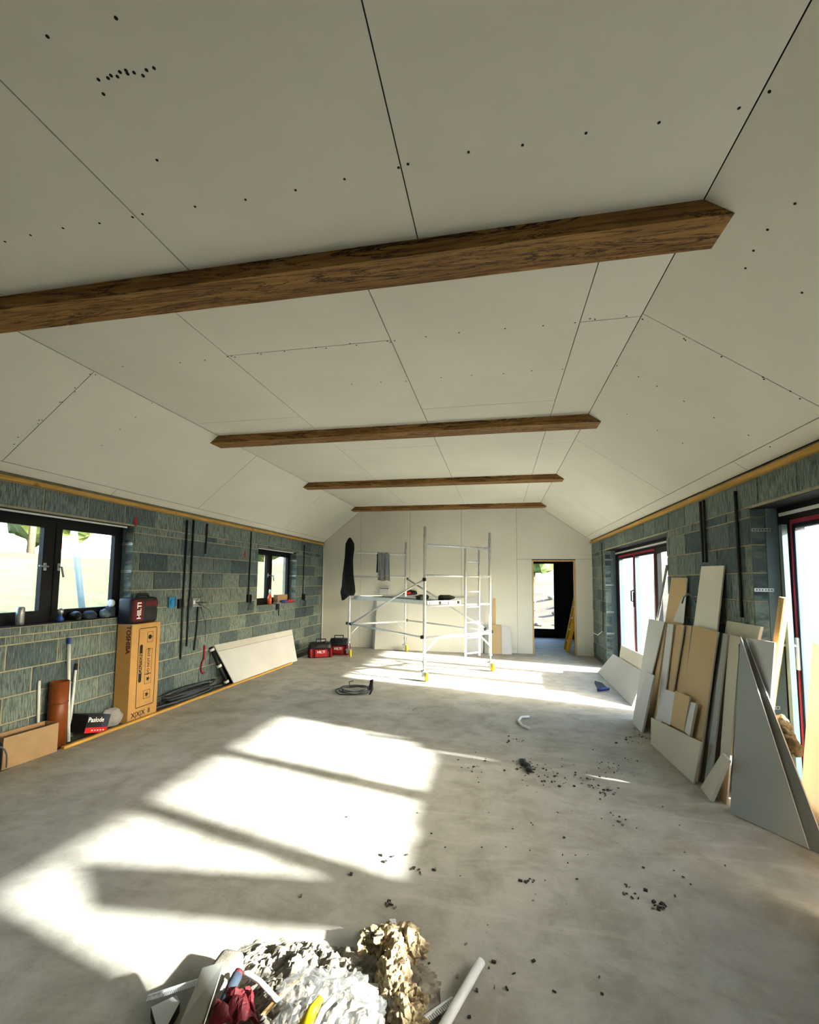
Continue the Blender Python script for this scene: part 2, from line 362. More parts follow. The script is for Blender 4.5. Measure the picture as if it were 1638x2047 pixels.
# screw heads on a board face, joined
def screws(parent, pts, nrm, r=.006):
    m = MB(); n = Vector(nrm).normalized()
    for p in pts: m.lathe(Vector(p)-n*.0005, [(r, 0), (r, .0015), (r*.5, .002)], 7, n)
    o = m.build('screw_heads', 'gap', parent); o['kind'] = 'stuff'; return o
# ------------------------------------------------------------------ ceiling of boards on a dark backing
m = MB(); t_ = .02
nL = Vector((HC-HW, 0, -(CL-XL))).normalized(); nR = Vector((-(HC-HW), 0, -(XR-CR))).normalized()
for a, b in (((XL-.1, HW-.08), (CL, HC)), ((CL, HC), (CR, HC)), ((CR, HC), (XR+.1, HW-.08))):
    m.add([(a[0], Y0-.2, a[1]+t_), (b[0], Y0-.2, b[1]+t_), (b[0], D+.13, b[1]+t_), (a[0], D+.13, a[1]+t_),
           (a[0], Y0-.2, a[1]+t_+.1), (b[0], Y0-.2, b[1]+t_+.1), (b[0], D+.13, b[1]+t_+.1), (a[0], D+.13, a[1]+t_+.1)],
          [(0,3,2,1),(4,5,6,7),(0,1,5,4),(1,2,6,5),(2,3,7,6),(3,0,4,7)])
ce = struct(m.build('ceiling', 'gap', org=(0, 0, 0)), 'vaulted plasterboard ceiling with unfilled joints', 'ceiling')
def cpanel(p, q, y0, y1, off, g=.0028, gs=None):
    p, q = Vector((p[0], 0, p[1])), Vector((q[0], 0, q[1])); d = (q-p).normalized(); p = p+d*g; q = q-d*(gs or g)
    m = PB(); m.prism([(p.x, y0+g, p.z), (q.x, y0+g, q.z), (q.x, y1-g, q.z), (p.x, y1-g, p.z)], off); m.build('plasterboard_panel', ['plasterboard', 'gypsum_edge', 'board_brown'], ce)
def cols(xs, lst, f, off):
    for (a, b), cuts in zip(zip(xs, xs[1:]), lst):
        for y0, y1 in zip(cuts, cuts[1:]): cpanel(f(a), f(b), y0, y1, off)
flat = lambda x: (x, HC)
cols([CL, -2.9, -1.65, -.38, CR], [[Y0, -.3, 2.2], [Y0, .9, 2.2], [Y0, -.3, 2.2], [Y0, .6, 2.2]], flat, (0, 0, .012))
cols([CL, -2.0, -.73, .53, CR], [[2.2, 4.28, 6.8, 9.3, D], [2.2, 2.98, 5.5, 8.05, D], [2.2, 4.28, 6.8, 9.3, D], [2.2, 2.98, 5.64, 8.05, D]], flat, (0, 0, .012))
sR = lambda t: (CR+(XR-CR)*t, HC+(HW-HC)*t); sL = lambda t: (CL+(XL-CL)*t, HC+(HW-HC)*t)
cols([0, .885, .985], [[Y0, .4, 2.95, 5.5, 8.05, D], [Y0, 1.6, 4.05, 6.6, 9.1, D]], sR, -nR*.012)
cols([0, .9, .985], [[Y0, .45, 3.02, 5.56, 8.1, D], [Y0, 1.7, 4.2, 6.7, 9.2, D]], sL, -nL*.012)
def SP(px, py, side):
    n, P = (nR, Vector((CR, 0, HC))) if side > 0 else (nL, Vector((CL, 0, HC)))
    d = ray(px, py); t = (P-Vector((0, 0, CZ))).dot(n)/d.dot(n); return Vector((0, 0, CZ))+d*t
sp = [F(x, y, HC) for x, y in [(95,73),(232,36),(197,159),(216,156),(222,151),(235,153),(240,144),(252,141),(255,147),(268,145),(286,151),(293,140),(308,136),(207,188),(314,320),(10,483),(61,470),(126,456),(199,446),(265,434),(285,428),(390,413),(491,399),(591,380),(689,358),(797,335),(816,328),(937,304),(1045,290),(1172,266),(1318,245),(1478,216),
     (455,713),(463,712),(470,714),(515,706),(522,708),(569,702),(632,695),(652,696),(700,687),(713,690),(775,682),(781,684),(789,681),(360,725),(410,720),(245,733),(852,673),(918,665),(1010,657),(1086,651),(1150,645),(1180,637),(1190,638),(1253,632),(882,755),(943,750),(1007,747),(1064,741),(1125,738),(704,768),(762,764),(812,762)]]
screws(ce, sp, (0, 0, -1))
screws(ce, [SP(x, y, 1) for x, y in [(1539,183),(1590,407),(1535,459),(1507,501),(1491,536),(1604,585),(1368,677),(1371,680),(1443,713),(1526,754),(1528,758),(1581,782),(1600,797),(1277,753),(1314,772),(1368,802),(1428,835),(1285,638),(1234,731),(1315,860),(1497,870),(1540,893),(1365,886),(1254,828)]], nR)
screws(ce, [SP(x, y, -1) for x, y in [(150,775),(150,783),(120,804),(124,804),(78,840),(84,840),(76,847),(36,874),(28,888),(304,806),(271,834),(240,858),(203,890),(180,748),(191,749)]], nL, .005)
# torn joint patches
# oak beams, mitred on the slopes
for i, (yb, lab) in enumerate(((2.08, 'long rough oak beam nearest the viewer, cracked along its underside'), (4.69, 'oak ceiling beam, second from the viewer'), (7.28, 'oak ceiling beam, third from the viewer'), (9.89, 'oak ceiling beam nearest the end gable, with a small notch'))):
    zb = 3.178; wd = .215; k = (HC-zb)/(HC-HW); xl = CL+(XL-CL)*k; xr = CR+(XR-CR)*k; ns = 40
    m = MB()
    def P(u, y, z, x0, x1):
        x = x0+(x1-x0)*u; j = noise.noise(Vector((x*1.7, y*3+i*9, z*4)))*.004
        return Vector((x, y+j, z+(j if z < HC-.01 else 0)))
    prof = [(yb, HC-.0005, CL, CR), (yb, zb, xl, xr), (yb+wd, zb, xl, xr), (yb+wd, HC-.0005, CL, CR)]
    for q in prof: m.v += [P(u/ns, q[0], q[1], q[2], q[3]) for u in range(ns+1)]
    for r in range(4):
        for u in range(ns):
            a = r*(ns+1)+u; b = ((r+1) % 4)*(ns+1)+u; m.f.append([a, a+1, b+1, b]); m.mi.append(0)
    m.f += [[r*(ns+1) for r in range(4)], [r*(ns+1)+ns for r in reversed(range(4))]]; m.mi += [0, 0]
    tag(m.build('ceiling_beam', 'oak'), lab, 'beam', 'oak beams under the ceiling')
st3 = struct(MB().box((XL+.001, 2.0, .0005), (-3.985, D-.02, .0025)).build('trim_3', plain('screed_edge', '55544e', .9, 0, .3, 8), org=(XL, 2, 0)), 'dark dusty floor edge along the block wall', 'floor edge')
# timber plates along the wall heads
for s, x0, nm in ((1, XL, 'trim_1'), (-1, XR, 'trim_2')):
    tr = sroot(nm, 'yellow softwood batten along the head of the %s wall' % ('window' if s > 0 else 'door'), 'batten')
    for a, b in ((Y0, 1.3), (1.3, 5.2), (5.2, 8.4), (8.4, D-.02)):
        MB().box((x0+s*.0005, a+.003, 2.417), (x0+s*.046, b-.003, 2.455)).build('batten_length', 'timber_y', tr)

# ------------------------------------------------------------------ windows on the left wall
def window(name, o, mull, lab, handle=None, xf=-4.33):
    w_ = sroot(name, lab, 'window', (xf, (o[0]+o[1])/2, o[2])); y0, y1, z0, z1 = o; fr = MB(); th = .07
    fr.box((xf, y0, z0), (xf-th, y1, z0+.07)); fr.box((xf, y0, z1-.07), (xf-th, y1, z1)); fr.box((xf, y0, z0+.07), (xf-th, y0+.06, z1-.07)); fr.box((xf, y1-.06, z0+.07), (xf-th, y1, z1-.07))
    fr.box((xf, mull-.03, z0+.07), (xf-th, mull+.03, z1-.07)); fr.build('frame', 'black_frame', w_)
    MB().box((XL-.003, y0, z0), (xf, y1, z0+.006)).build('sill', 'closer_dark', w_)
    MB().box((XL-.05, y0, z1-.012), (xf+.004, y1, z1)).build('head_lining', 'closer_dark', w_)
    MB().box((XL-.048, y0+.02, z1-.03), (XL-.04, y1-.06, z1-.013)).build('head_strip', 'white_plastic', w_)
    for a, b in ((y0+.06, mull-.03), (mull+.03, y1-.06)):
        m = MB(); g = .065; x1 = xf+.006; x2 = xf-.045; zz0, zz1 = z0+.07, z1-.07
        m.box((x1, a, zz0), (x2, b, zz0+g*.8)); m.box((x1, a, zz1-g*.8), (x2, b, zz1)); m.box((x1, a, zz0+g*.8), (x2, a+g, zz1-g*.8)); m.box((x1, b-g, zz0+g*.8), (x2, b, zz1-g*.8))
        s_ = m.build('sash', 'black_frame', w_)
        MB().box((xf-.022, a+g, zz0+g*.8), (xf-.028, b-g, zz1-g*.8)).build('pane', 'glass', w_)
        if handle:
            yh = a+.04 if a > mull else b-.04; zm = (zz0+zz1)/2+.02
            h = MB(); h.rbox((x1+.006, yh, zm), (.012, .03, .075), .004); h.tube([(x1+.01, yh, zm), (x1+.045, yh, zm), (x1+.05, yh+(.02 if a > mull else -.09), zm-(.10 if a > mull else -.005))], .009, 8); h.build('handle', 'can', w_, True)
    return w_
window('window_1', WIN1, 3.71, 'wide black casement window over a ledge with a can', True)
window('window_2', WIN2, 8.06, 'smaller black casement window near the end wall', True)
# ------------------------------------------------------------------ glazed doors in the right wall
def bifold(name, o, edges, lab, film, handle):
    xf = 2.19; d = sroot(name, lab, 'door', (xf, (o[0]+o[1])/2, 0)); th = .08; y0, y1, z1 = o[0], o[1], o[3]
    m = MB(); m.box((xf, y0, z1-.10), (xf+th, y1, z1)); m.box((xf, y0, 0), (xf+th, y1, .03)); m.box((xf, edges[0], .03), (xf+th, y1, z1-.10)); m.box((xf, y0, .03), (xf+th, edges[-1], z1-.10)); m.build('frame', 'black_frame', d)
    MB().box((XR+.001, y0, z1-.004), (xf, y1, z1+.0)).build('head_lining', 'closer_dark', d)
    MB().box((xf-.012, y0+.05, z1-.075), (xf-.001, y1-.05, z1-.05)).build('head_strip', 'white_plastic', d)
    for i, (b, a) in enumerate(zip(edges, edges[1:])):
        m = MB(); g = .075; za, zb = .035, z1-.105; x1, x2 = xf+.012, xf+.068
        m.box((x1, a+.003, za), (x2, b-.003, za+.09)); m.box((x1, a+.003, zb-.075), (x2, b-.003, zb)); m.box((x1, a+.003, za+.09), (x2, a+g, zb-.075)); m.box((x1, b-g, za+.09), (x2, b-.003, zb-.075)); m.build('door_leaf', 'black_frame', d)
        MB().box((xf+.037, a+g, za+.09), (xf+.043, b-g, zb-.075)).build('pane', 'glass', d)
        if film[i]:
            def fn(u, v):
                y = b-.02-(b-a-.04)*u; z = za+.05+(zb-za-.07)*v
                e = min(u, 1-u, v, 1-v); k = min(1, e*9); w1 = noise.noise(Vector((y*9+i*5, z*1.1, .3)))*.7+noise.noise(Vector((y*16+z*3, z*2.5, i)))*.35
                return Vector((x1-.005-k*(.010+.010*w1), y, z))
            fm = MB(); fm.sheetgrid(fn, 44, 40); fm.build('protective_film', 'film', d, True)
            t = MB(); x3 = x1-.0065; q = .022
            def tp(y_a, z_a, y_b, z_b): t.box((x3, y_a, z_a), (x3+.001, y_b, z_b))
            tp(a+.012, zb-.045, b-.012, zb-.012); tp(b-.035, za+.03, b-.012, zb-.045); tp(a+.012, za+.03, a+.035, zb-.045); t.build('red_tape', 'tape', d)
        if handle[i]:
            yh = (a+.04) if handle[i] > 0 else (b-.03); c = 'white_plastic' if name == 'door_1' else 'black'; zh = 1.12 if name == 'door_1' else 1.36
            h = MB(); h.rbox((x1-.010, yh, zh-.06), (.02, .03, .24), .006); h.tube([(x1-.01, yh, zh), (x1-.06, yh, zh), (x1-.06, yh+.09, zh-.01)] if name == 'door_1' else [(x1-.01, yh, zh+.09), (x1-.05, yh, zh+.08), (x1-.05, yh, zh-.08), (x1-.01, yh, zh-.09)], .011, 8); h.build('handle', c, d, True)
    return d
bifold('door_1', DOOR1, [3.96, 2.74, 1.72, .70], 'wide black glazed door covered in taped polythene behind the leaning boards', [1, 1, 1], [-1, 0, 0])
bifold('door_2', DOOR2, [9.04, 8.05, 7.02, 5.99], 'far wide black glazed door with two film-covered leaves', [1, 1, 0], [1, 0, 0])
# ------------------------------------------------------------------ doorway in the end wall and the room beyond
d3 = sroot('door_3', 'open doorway with a raw timber lining', 'doorway', ((DX0+DX1)/2, D, 0))
for a, b in (((DX0, D-.006, 0), (DX0+.03, D+.135, DH)), ((DX1-.03, D-.006, 0), (DX1, D+.135, DH)), ((DX0+.03, D-.006, DH-.03), (DX1-.03, D+.135, DH))):
    MB().box(a, b).build('lining_board', 'timber_z', d3)
YB = 13.6
m = MB()
m.box((-1.2, YB, -.2), (.55, YB+.3, 2.6)); m.box((.55, YB, 2.2), (1.68, YB+.3, 2.6)); m.box((1.68, YB, -.2), (2.4, YB+.3, 2.6))
m.box((-1.2, D+.13, -.2), (-1.0, YB, 2.6)); m.box((2.05, D+.13, -.2), (2.3, YB, 2.6)); m.box((-1.2, D+.13, 2.5), (2.4, YB+.3, 2.62))
struct(m.build('wall_beyond', 'closer_dark', org=(0, YB, 0)), 'room beyond the doorway, its darkness put into black walls', 'wall')  # near-black walls stand in for the room being unlit
d4 = sroot('window_3', 'full height black framed window seen through the doorway', 'window', (1.1, YB, 0))
m = MB(); m.box((.55, YB-.02, 0), (1.68, YB+.06, .24)); m.box((.55, YB-.02, 2.1), (1.68, YB+.06, 2.2)); m.box((.55, YB-.02, .24), (.66, YB+.06, 2.1)); m.box((1.56, YB-.02, .24), (1.68, YB+.06, 2.1)); m.build('frame', 'black_frame', d4)
MB().box((.66, YB+.02, .24), (1.56, YB+.026, 2.1)).build('pane', 'glass', d4)
# yellow stepladder leaning inside the doorway
ld = thing('stepladder', 'yellow folded stepladder leaning just beyond the doorway', 'ladder', (1.6, 10.95, 0))
for yy in (10.80, 11.18): MB().obox((1.655, yy, .70), (0, 1, 0), (.28, 0, 1.36), (1.36, 0, -.28), .014, .70, .038).build('stile', 'ladder_yellow', ld)
for k in range(5):
    z = .22+k*.26; x = 1.51+.29*(z/1.4)+.02; MB().box((x-.035, 10.81, z), (x+.035, 11.17, z+.025)).build('tread', 'aluminium', ld)

# ------------------------------------------------------------------ outdoors
def hgt(x, y):
    dx = max(XL-.6-x, x-(XR+.6), 0); dy = max(y-14.6, Y0-1.5-y, 0); d = math.hypot(dx, dy)
    k = max(0, d-(2.2 if y < 14 or x < XL else .8)); h = -.14
    lim = (3.0 if x < XL else 1.7) if x < 0 or y > 14 else 2.6
    h += lim*(1-math.exp(-k*(.16 if x < XR else .22)))+(.22*noise.noise(Vector((x*.35, y*.35, 0)))+.07*noise.noise(Vector((x*1.6, y*1.6, 3))))*min(1, k*.4)
    return h
m = MB(); xs = [-60+120*i/150 for i in range(151)]; ys = [-40+110*i/140 for i in range(141)]
pts = [(x, y, hgt(x, y)) for y in ys for x in xs]; fs = []
for j in range(140):
    for i in range(150):
        x, y = (xs[i]+xs[i+1])/2, (ys[j]+ys[j+1])/2
        if XL-.3 < x < XR+.3 and Y0 < y < 13.7: continue
        fs.append((j*151+i, j*151+i+1, (j+1)*151+i+1, (j+1)*151+i))
m.add(pts, fs)
m.mi = [1 if (sum(pts[f[k]][0] for k in range(4))/4 < -9 or math.hypot(pts[f[0]][0], pts[f[0]][1]) > 26) else 0 for f in fs]
g = struct(m.build('ground', ['earth', 'grass'], None, True, org=(0, 0, 0)), 'rough earth and grass bank around the building', 'ground')
TREE = []
def tree(x, y, h, r, lab, seed):
    t = thing('tree', lab, 'tree', (x, y, hgt(x, y)-.1), 'trees around the site'); z = hgt(x, y)
    MB().tube([(x, y, z-.1), (x+.1, y, z+h*.3), (x, y+.1, z+h*.6)], [.18, .14, .07], 8).build('trunk', 'earth', t, True)
    rr = random.Random(seed); f = MB()
    for k in range(6):
        a = rr.uniform(0, 6.28); q = rr.uniform(0, r*.55)
        f.blob((x+math.cos(a)*q, y+math.sin(a)*q, z+h*rr.uniform(.38, .85)), (r*rr.uniform(.45, .7),)*2+(h*.26,), 3, .45, 1.3, seed+k)
    f.build('foliage', 'leaf', t, False)
for i in range(10): tree(-22-R_.uniform(0, 3)-(i % 2)*6, 9+i*5.2, 6.5+R_.uniform(0, 2), 3.4, 'hedgerow tree across the field outside the windows', i*13+1)
tree(2.2, 31, 5.0, 2.4, 'nearer green tree beyond the doorway window', 201); tree(5.6, 36, 7, 3.2, 'farther green tree beyond the doorway window', 214)
ROCK = MB().blob((0, 0, 0), (.22, .18, .14), 2, .5, 5, 3).build('rubble_stone', 'rubble', None, False, org=(0, 0, 0))
for k in range(16):
    o = ROCK if k == 0 else ROCK.copy()
    if k: COL.objects.link(o)
    if k < 16: x, y = .5+(k % 4)*.85+R_.uniform(-.08, .08), 16.3+(k//4)*1.2+R_.uniform(-.1, .1)
    else: x, y = R_.uniform(3.4, 6), R_.uniform(6.5, 13)
    s_ = R_.uniform(.5, 1.3); o.location = (x, y, hgt(x, y)+.02); o.scale = (s_, s_, s_*.8); o.rotation_euler = (0, 0, R_.uniform(0, 6))
    tag(o, 'pale rubble stone on the earth bank outside', 'stone', 'rubble stones outside')
fp = thing('site_post', 'leaning grey post tied with red and white tape outside the window', 'post', tuple(X(190, 1215, -6.6)))
a, b = X(190, 1215, -6.6), X(148, 1060, -6.6); c = b-(b-a)*.22; a.z = hgt(a.x, a.y)-.05; ORG[fp.name] = Vector(fp.location)
MB().tube([a, b], .045, 10).build('pole', 'closer', fp, True)
m = MB()
for s_, dx in ((-1, .30), (1, .42)): m.add([c, c+Vector((.0, s_*dx, .10)), c+Vector((.01, s_*(dx+.05), -.02)), c+Vector((0, s_*.06, -.10))], [(0, 1, 2, 3)])
m.tube([c+Vector((0, 0, .06)), c-Vector((0, 0, .08))], .045, 10); m.build('warning_tape', 'tape_film', fp)

# ------------------------------------------------------------------ mobile scaffold tower
A, B, C_, E_ = Vector((-1.16, 7.2, 0)), Vector((-.15, 8.26, 0)), Vector((-3.05, 9.1, 0)), Vector((-2.06, 10.08, 0))
tw = thing('scaffold_tower', 'aluminium mobile scaffold tower on yellow castors', 'scaffold', ((A+E_)/2))
Z = lambda p, z: Vector((p.x, p.y, z))
for p, n in ((A, 'a'), (B, 'b'), (C_, 'c'), (E_, 'd')):
    MB().cyl(Z(p, .30), Z(p, 2.30), .0255, 14).build('post', 'aluminium', tw, True)
    m = MB(); m.lathe(Z(p, 2.30), [(.028, 0), (.028, .02), (.021, .03), (.021, .15), (.017, .155)], 12); m.build('spigot', 'galvanised', tw, True)
    m = MB(); m.cyl(Z(p, .13), Z(p, .34), .017, 10); m.lathe(Z(p, .27), [(.034, 0), (.034, .03), (.024, .045)], 10); m.lathe(Z(p, .15), [(.05, 0), (.05, .012)], 12); m.build('adjustable_leg', 'galvanised', tw, True)
    ca = MB(); q = Vector((.035, -.02, 0)); ax = Vector((.9, .48, 0)).normalized(); ctr = p+q*.0+Vector((.035, .0, .080))
    ca.obox(p+Vector((-.012, 0, .11)), (1, 0, 0), (0, 1, 0), (0, 0, 1), .03, .03, .04); ca.obox(p+Vector((.0, .0, .148)), (1, 0, 0), (0, 1, 0), (0, 0, 1), .06, .04, .006); cb = ca.build('castor_fork', 'galvanised', tw)
    MB().lathe(ctr-ax*.018, [(.055, 0), (.077, .004), (.080, .018), (.077, .032), (.055, .036)], 20, ax).build('wheel', 'yellow', cb, True)
def rail(p, q, z, r=.022, name='rail', z2=None): return MB().cyl(Z(p, z), Z(q, z if z2 is None else z2), r, 12).build(name, 'aluminium', tw, True)
def lerp(p, q, t): return p+(q-p)*t
for p, q in ((A, B), (C_, E_)):
    for z in (.67, 1.18, 1.665, 2.165): rail(p, q, z, .024 if z < 1 else .020)
    for s0, s1 in ((p, q), (q, p)): rail(s0, lerp(s0, s1, .19), .44, .013, 'corner_brace', .66)
def brace(p, q, z, z2, r=.017):
    o = rail(p, q, z, r, 'brace', z2); 
    for a, zz in ((p, z), (q, z2)): MB().rbox(Z(a, zz), (.055, .055, .055), .012).build('brace_hook', 'black', o)
of = Vector((-.03, -.03, 0)); ob = Vector((.03, .03, 0))
brace(C_+of, A+of, .69, .69); brace(lerp(C_, A, .06)+of, A+of+Vector((.03, .0, 0)), .69, 1.60); brace(E_+ob, B+ob, .69, .69); brace(E_+ob, lerp(E_, B, .94)+ob, 1.62, .72)
# ladder section in the near end frame
l0, l1 = lerp(A, B, .58), lerp(A, B, .80); nrm = (B-A).normalized().cross(Vector((0, 0, 1)))*.03
for p in (l0, l1): MB().cyl(Z(p, .30)+nrm, Z(p, 2.14)+nrm, .019, 12).build('ladder_stile', 'aluminium', tw, True)
for z in (.36, .62, .88, 1.14, 1.40, 1.66, 1.92): MB().cyl(Z(l0, z)+nrm, Z(l1, z)+nrm, .014, 10).build('ladder_rung', 'aluminium', tw, True)
# platform
u = (C_-A).normalized(); v = (B-A).normalized(); p0 = A+u*.05+v*.10; pl = thing('scaffold_platform', 'trapdoor deck resting across the scaffold rails', 'platform', tuple(Z(A+u*1.3+v*.5, 1.2)))
ln = (C_-A).length-.12; wd = .68
MB().obox(Z(p0+u*ln/2+v*wd/2, 1.232), u, v, (0, 0, 1), ln/2, wd/2-.03, .006).build('deck', 'board_dark', pl)
for vv in (0, wd): MB().obox(Z(p0+u*ln/2+v*vv, 1.225), u, v, (0, 0, 1), ln/2, .022, .032).build('side_beam', 'aluminium', pl)
for uu in (0, ln): MB().obox(Z(p0+u*uu+v*wd/2, 1.225), u, v, (0, 0, 1), .02, wd/2+.02, .032).build('end_beam', 'aluminium', pl)
for k in range(4):
    q = Z(p0+v*(.04+k*.20), 1.215)-u*.025
    for d_ in (0, ln+.05): MB().obox(q+u*d_, u, v, (0, 0, 1), .010, .018, .030).build('hook', 'black' if k % 2 else 'aluminium', pl)
# clothes on the tower
def drape(name, mat, lab, cat, ctr, ax, wid, z_top, lens, fold, seed, taper=None):
    m = MB(); ctr = Vector(ctr); ax = Vector(ax).normalized(); nn = ax.cross(Vector((0, 0, 1)))
    def fn(s, t):
        k = -1 + 2*t; side = 1 if k > 0 else -1; dd = abs(k); L_ = lens[0] if side > 0 else lens[1]
        tp = taper(dd) if taper else 1; w0 = (s-.5)*wid*tp
        z = z_top+.028-L_*dd+(.012*math.sin(s*9+seed) if dd > .9 else 0); off = side*(.03+.012*dd) if dd > .03 else side*dd
        wv = fold*math.sin(s*17+seed+dd*2)*min(1, dd*4)+fold*.7*math.sin(s*29+seed*2)*min(1, dd*3)
        return ctr+ax*w0+nn*(off+wv)+Vector((0, 0, z))
    m.sheetgrid(fn, 40, 40); o = m.build(name, mat, None, True)
    md = o.modifiers.new('thick', 'SOLIDIFY'); md.thickness = .006; return tag(o, lab, cat)
ce_d = (E_-C_).normalized()
drape('grey_shirt', 'grey_cloth', 'grey shirt draped over the back rail of the scaffold', 'clothing', lerp(C_, E_, .57), ce_d, .30, 2.165, (.62, .45), .016, 1)
# black coat hung over the corner post
cp = C_+Vector((0, 0, 0)); m = MB(); prof = [(2.47, .012, .02), (2.43, .04, .05), (2.34, .085, .08), (2.24, .092, .085), (2.0, .088, .09), (1.7, .105, .10), (1.45, .128, .105), (1.33, .145, .11), (1.26, .115, .09)]
n_ = 28
for zz, rx, ry in prof:
    for k in range(n_):
        a = 6.28318*k/n_; f = 1+.12*math.sin(a*5+zz*3)+.07*math.sin(a*9+zz*7); sh = .012*math.sin(zz*6)-.012*(2.4-zz)
        m.v.append(Vector((cp.x+math.cos(a)*rx*f+sh-.01, cp.y+math.sin(a)*ry*f-.05, zz-(.10*max(0, -math.cos(a)) if zz < 1.3 else 0))))
for i in range(len(prof)-1):
    for k in range(n_): m.f.append([i*n_+k, i*n_+(k+1) % n_, (i+1)*n_+(k+1) % n_, (i+1)*n_+k]); m.mi.append(0)
m.f.append(list(range(n_))); m.mi.append(0); m.f.append([(len(prof)-1)*n_+k for k in range(n_)]); m.mi.append(0)
tag(m.build('black_coat', 'black_cloth', None, True), 'long black coat hung over the corner post of the scaffold', 'coat')
# tools on the deck
def tool(nm, lab, ctr, ang, col, col2):
    t = thing(nm, lab, 'tool', tuple(ctr)); c = Vector(ctr); u_ = Vector((math.cos(ang), math.sin(ang), 0)); v_ = Vector((-u_.y, u_.x, 0)); zz = Vector((0, 0, 1))
    MB().tube([c+u_*-.14+zz*.06, c+u_*-.12+zz*.06, c+u_*.04+zz*.06, c+u_*.07+zz*.06, c+u_*.13+zz*.06], [.03, .042, .042, .03, .018], 12).build('motor_body', col, t, True)
    MB().obox(c+u_*-.09+v_*.07+zz*.05, u_, v_, zz, .022, .07, .026).build('grip', col2, t); MB().rbox(c+u_*-.09+v_*.16+zz*.04, (.10, .075, .08), .012, ang).build('battery', 'black', t)
    MB().cyl(c+u_*.13+zz*.06, c+u_*.20+zz*.06, .006, 8).build('bit', 'galvanised', t)
zd = 1.24
tool('cordless_drill', 'black cordless drill lying on the scaffold deck', Z(A+u*.55+v*.34, zd), 2.6, 'black', 'black')
tool('impact_driver', 'second black driver on the deck beside the ladder', Z(A+u*.16+v*.60, zd), .2, 'black', 'dark_red')
# ------------------------------------------------------------------ boards against the end wall
def sheet(name, pts, thick, face, lab, cat='board', group=None, back='board_brown', side='gypsum_edge', away=None):
    pts = [Vector(p) for p in pts]; n = (pts[1]-pts[0]).cross(pts[2]-pts[0]).normalized(); pts = pts[:3]+[p-n*(p-pts[0]).dot(n) for p in pts[3:]]; cc = sum(pts, Vector())/len(pts)
    if n.dot(cc-Vector((0, 0, CZ))) < 0: n = -n
    m = PB(); m.prism(pts, n*thick); o = m.build(name, [face, side, back]); zmin = min(p.z for p in m.v)+0
    return tag(o, lab, cat, group)
sheet('plasterboard_sheet', [(-2.80, 10.205, .006), (-.72, 10.205, .006), (-.70, 10.355, 1.20), (-2.80, 10.355, 1.20)], .0125, 'plasterboard', 'large pale sheet leaning on the end wall behind the scaffold')
sheet('plasterboard_sheet', [(-2.86, 10.25, .006), (-.34, 10.25, .006), (-.32, 10.385, 1.235), (-2.84, 10.385, 1.235)], .012, 'board_white', 'white sheet behind the large pale one at the end wall')
sheet('board_offcut', [(-.31, 10.21, .006), (-.17, 10.21, .006), (-.17, 10.37, .62), (-.31, 10.37, .62)], .012, 'board_grey', 'narrow grey offcut leaning behind the scaffold ladder')
sheet('board_offcut', [(-.16, 10.19, .006), (.06, 10.19, .006), (.05, 10.37, .62), (-.16, 10.37, .62)], .012, 'board_brown', 'brown paper-backed offcut at the end wall')
sheet('board_offcut', [(.065, 10.19, .006), (.28, 10.19, .006), (.25, 10.37, .585), (.06, 10.37, .60)], .012, 'board_white', 'whitish offcut beside the brown one at the end wall')
tag(MB().obox((-.09, 10.3955, .605), (1, 0, 0), (0, 0, 1), (0, 1, 0), .028, .60, .009).build('timber_strip', 'timber_z'), 'tall thin timber strip standing behind the brown offcut', 'timber')
m = MB(); c = Y(768, 1182, 10.29); m.rbox((c.x, 10.36, 1.338), (.21, .08, .17), .006); bx = m.build('white_carton', 'board_white', None); tag(bx, 'small white carton resting on the leaning sheets', 'box')
m = MB(); m.box((c.x-.105, 10.318, 1.385), (c.x+.105, 10.3205, 1.40)); ORG[bx.name] = Vector(bx.location); m.build('lid_seam', 'gap', bx)
t = thing('tool_pouch', 'red and black tool pouch lying on the leaning sheets', 'pouch', (-2.0, 10.33, 1.24)); MB().blob((-2.0, 10.36, 1.30), (.20, .045, .06), 3, .25, 6, 4, 1.246).build('pouch_body', 'black', t, True); MB().blob((-2.06, 10.315, 1.30), (.09, .02, .04), 2, .2, 6, 5, 1.25).build('red_panel', 'bright_red', t, True)

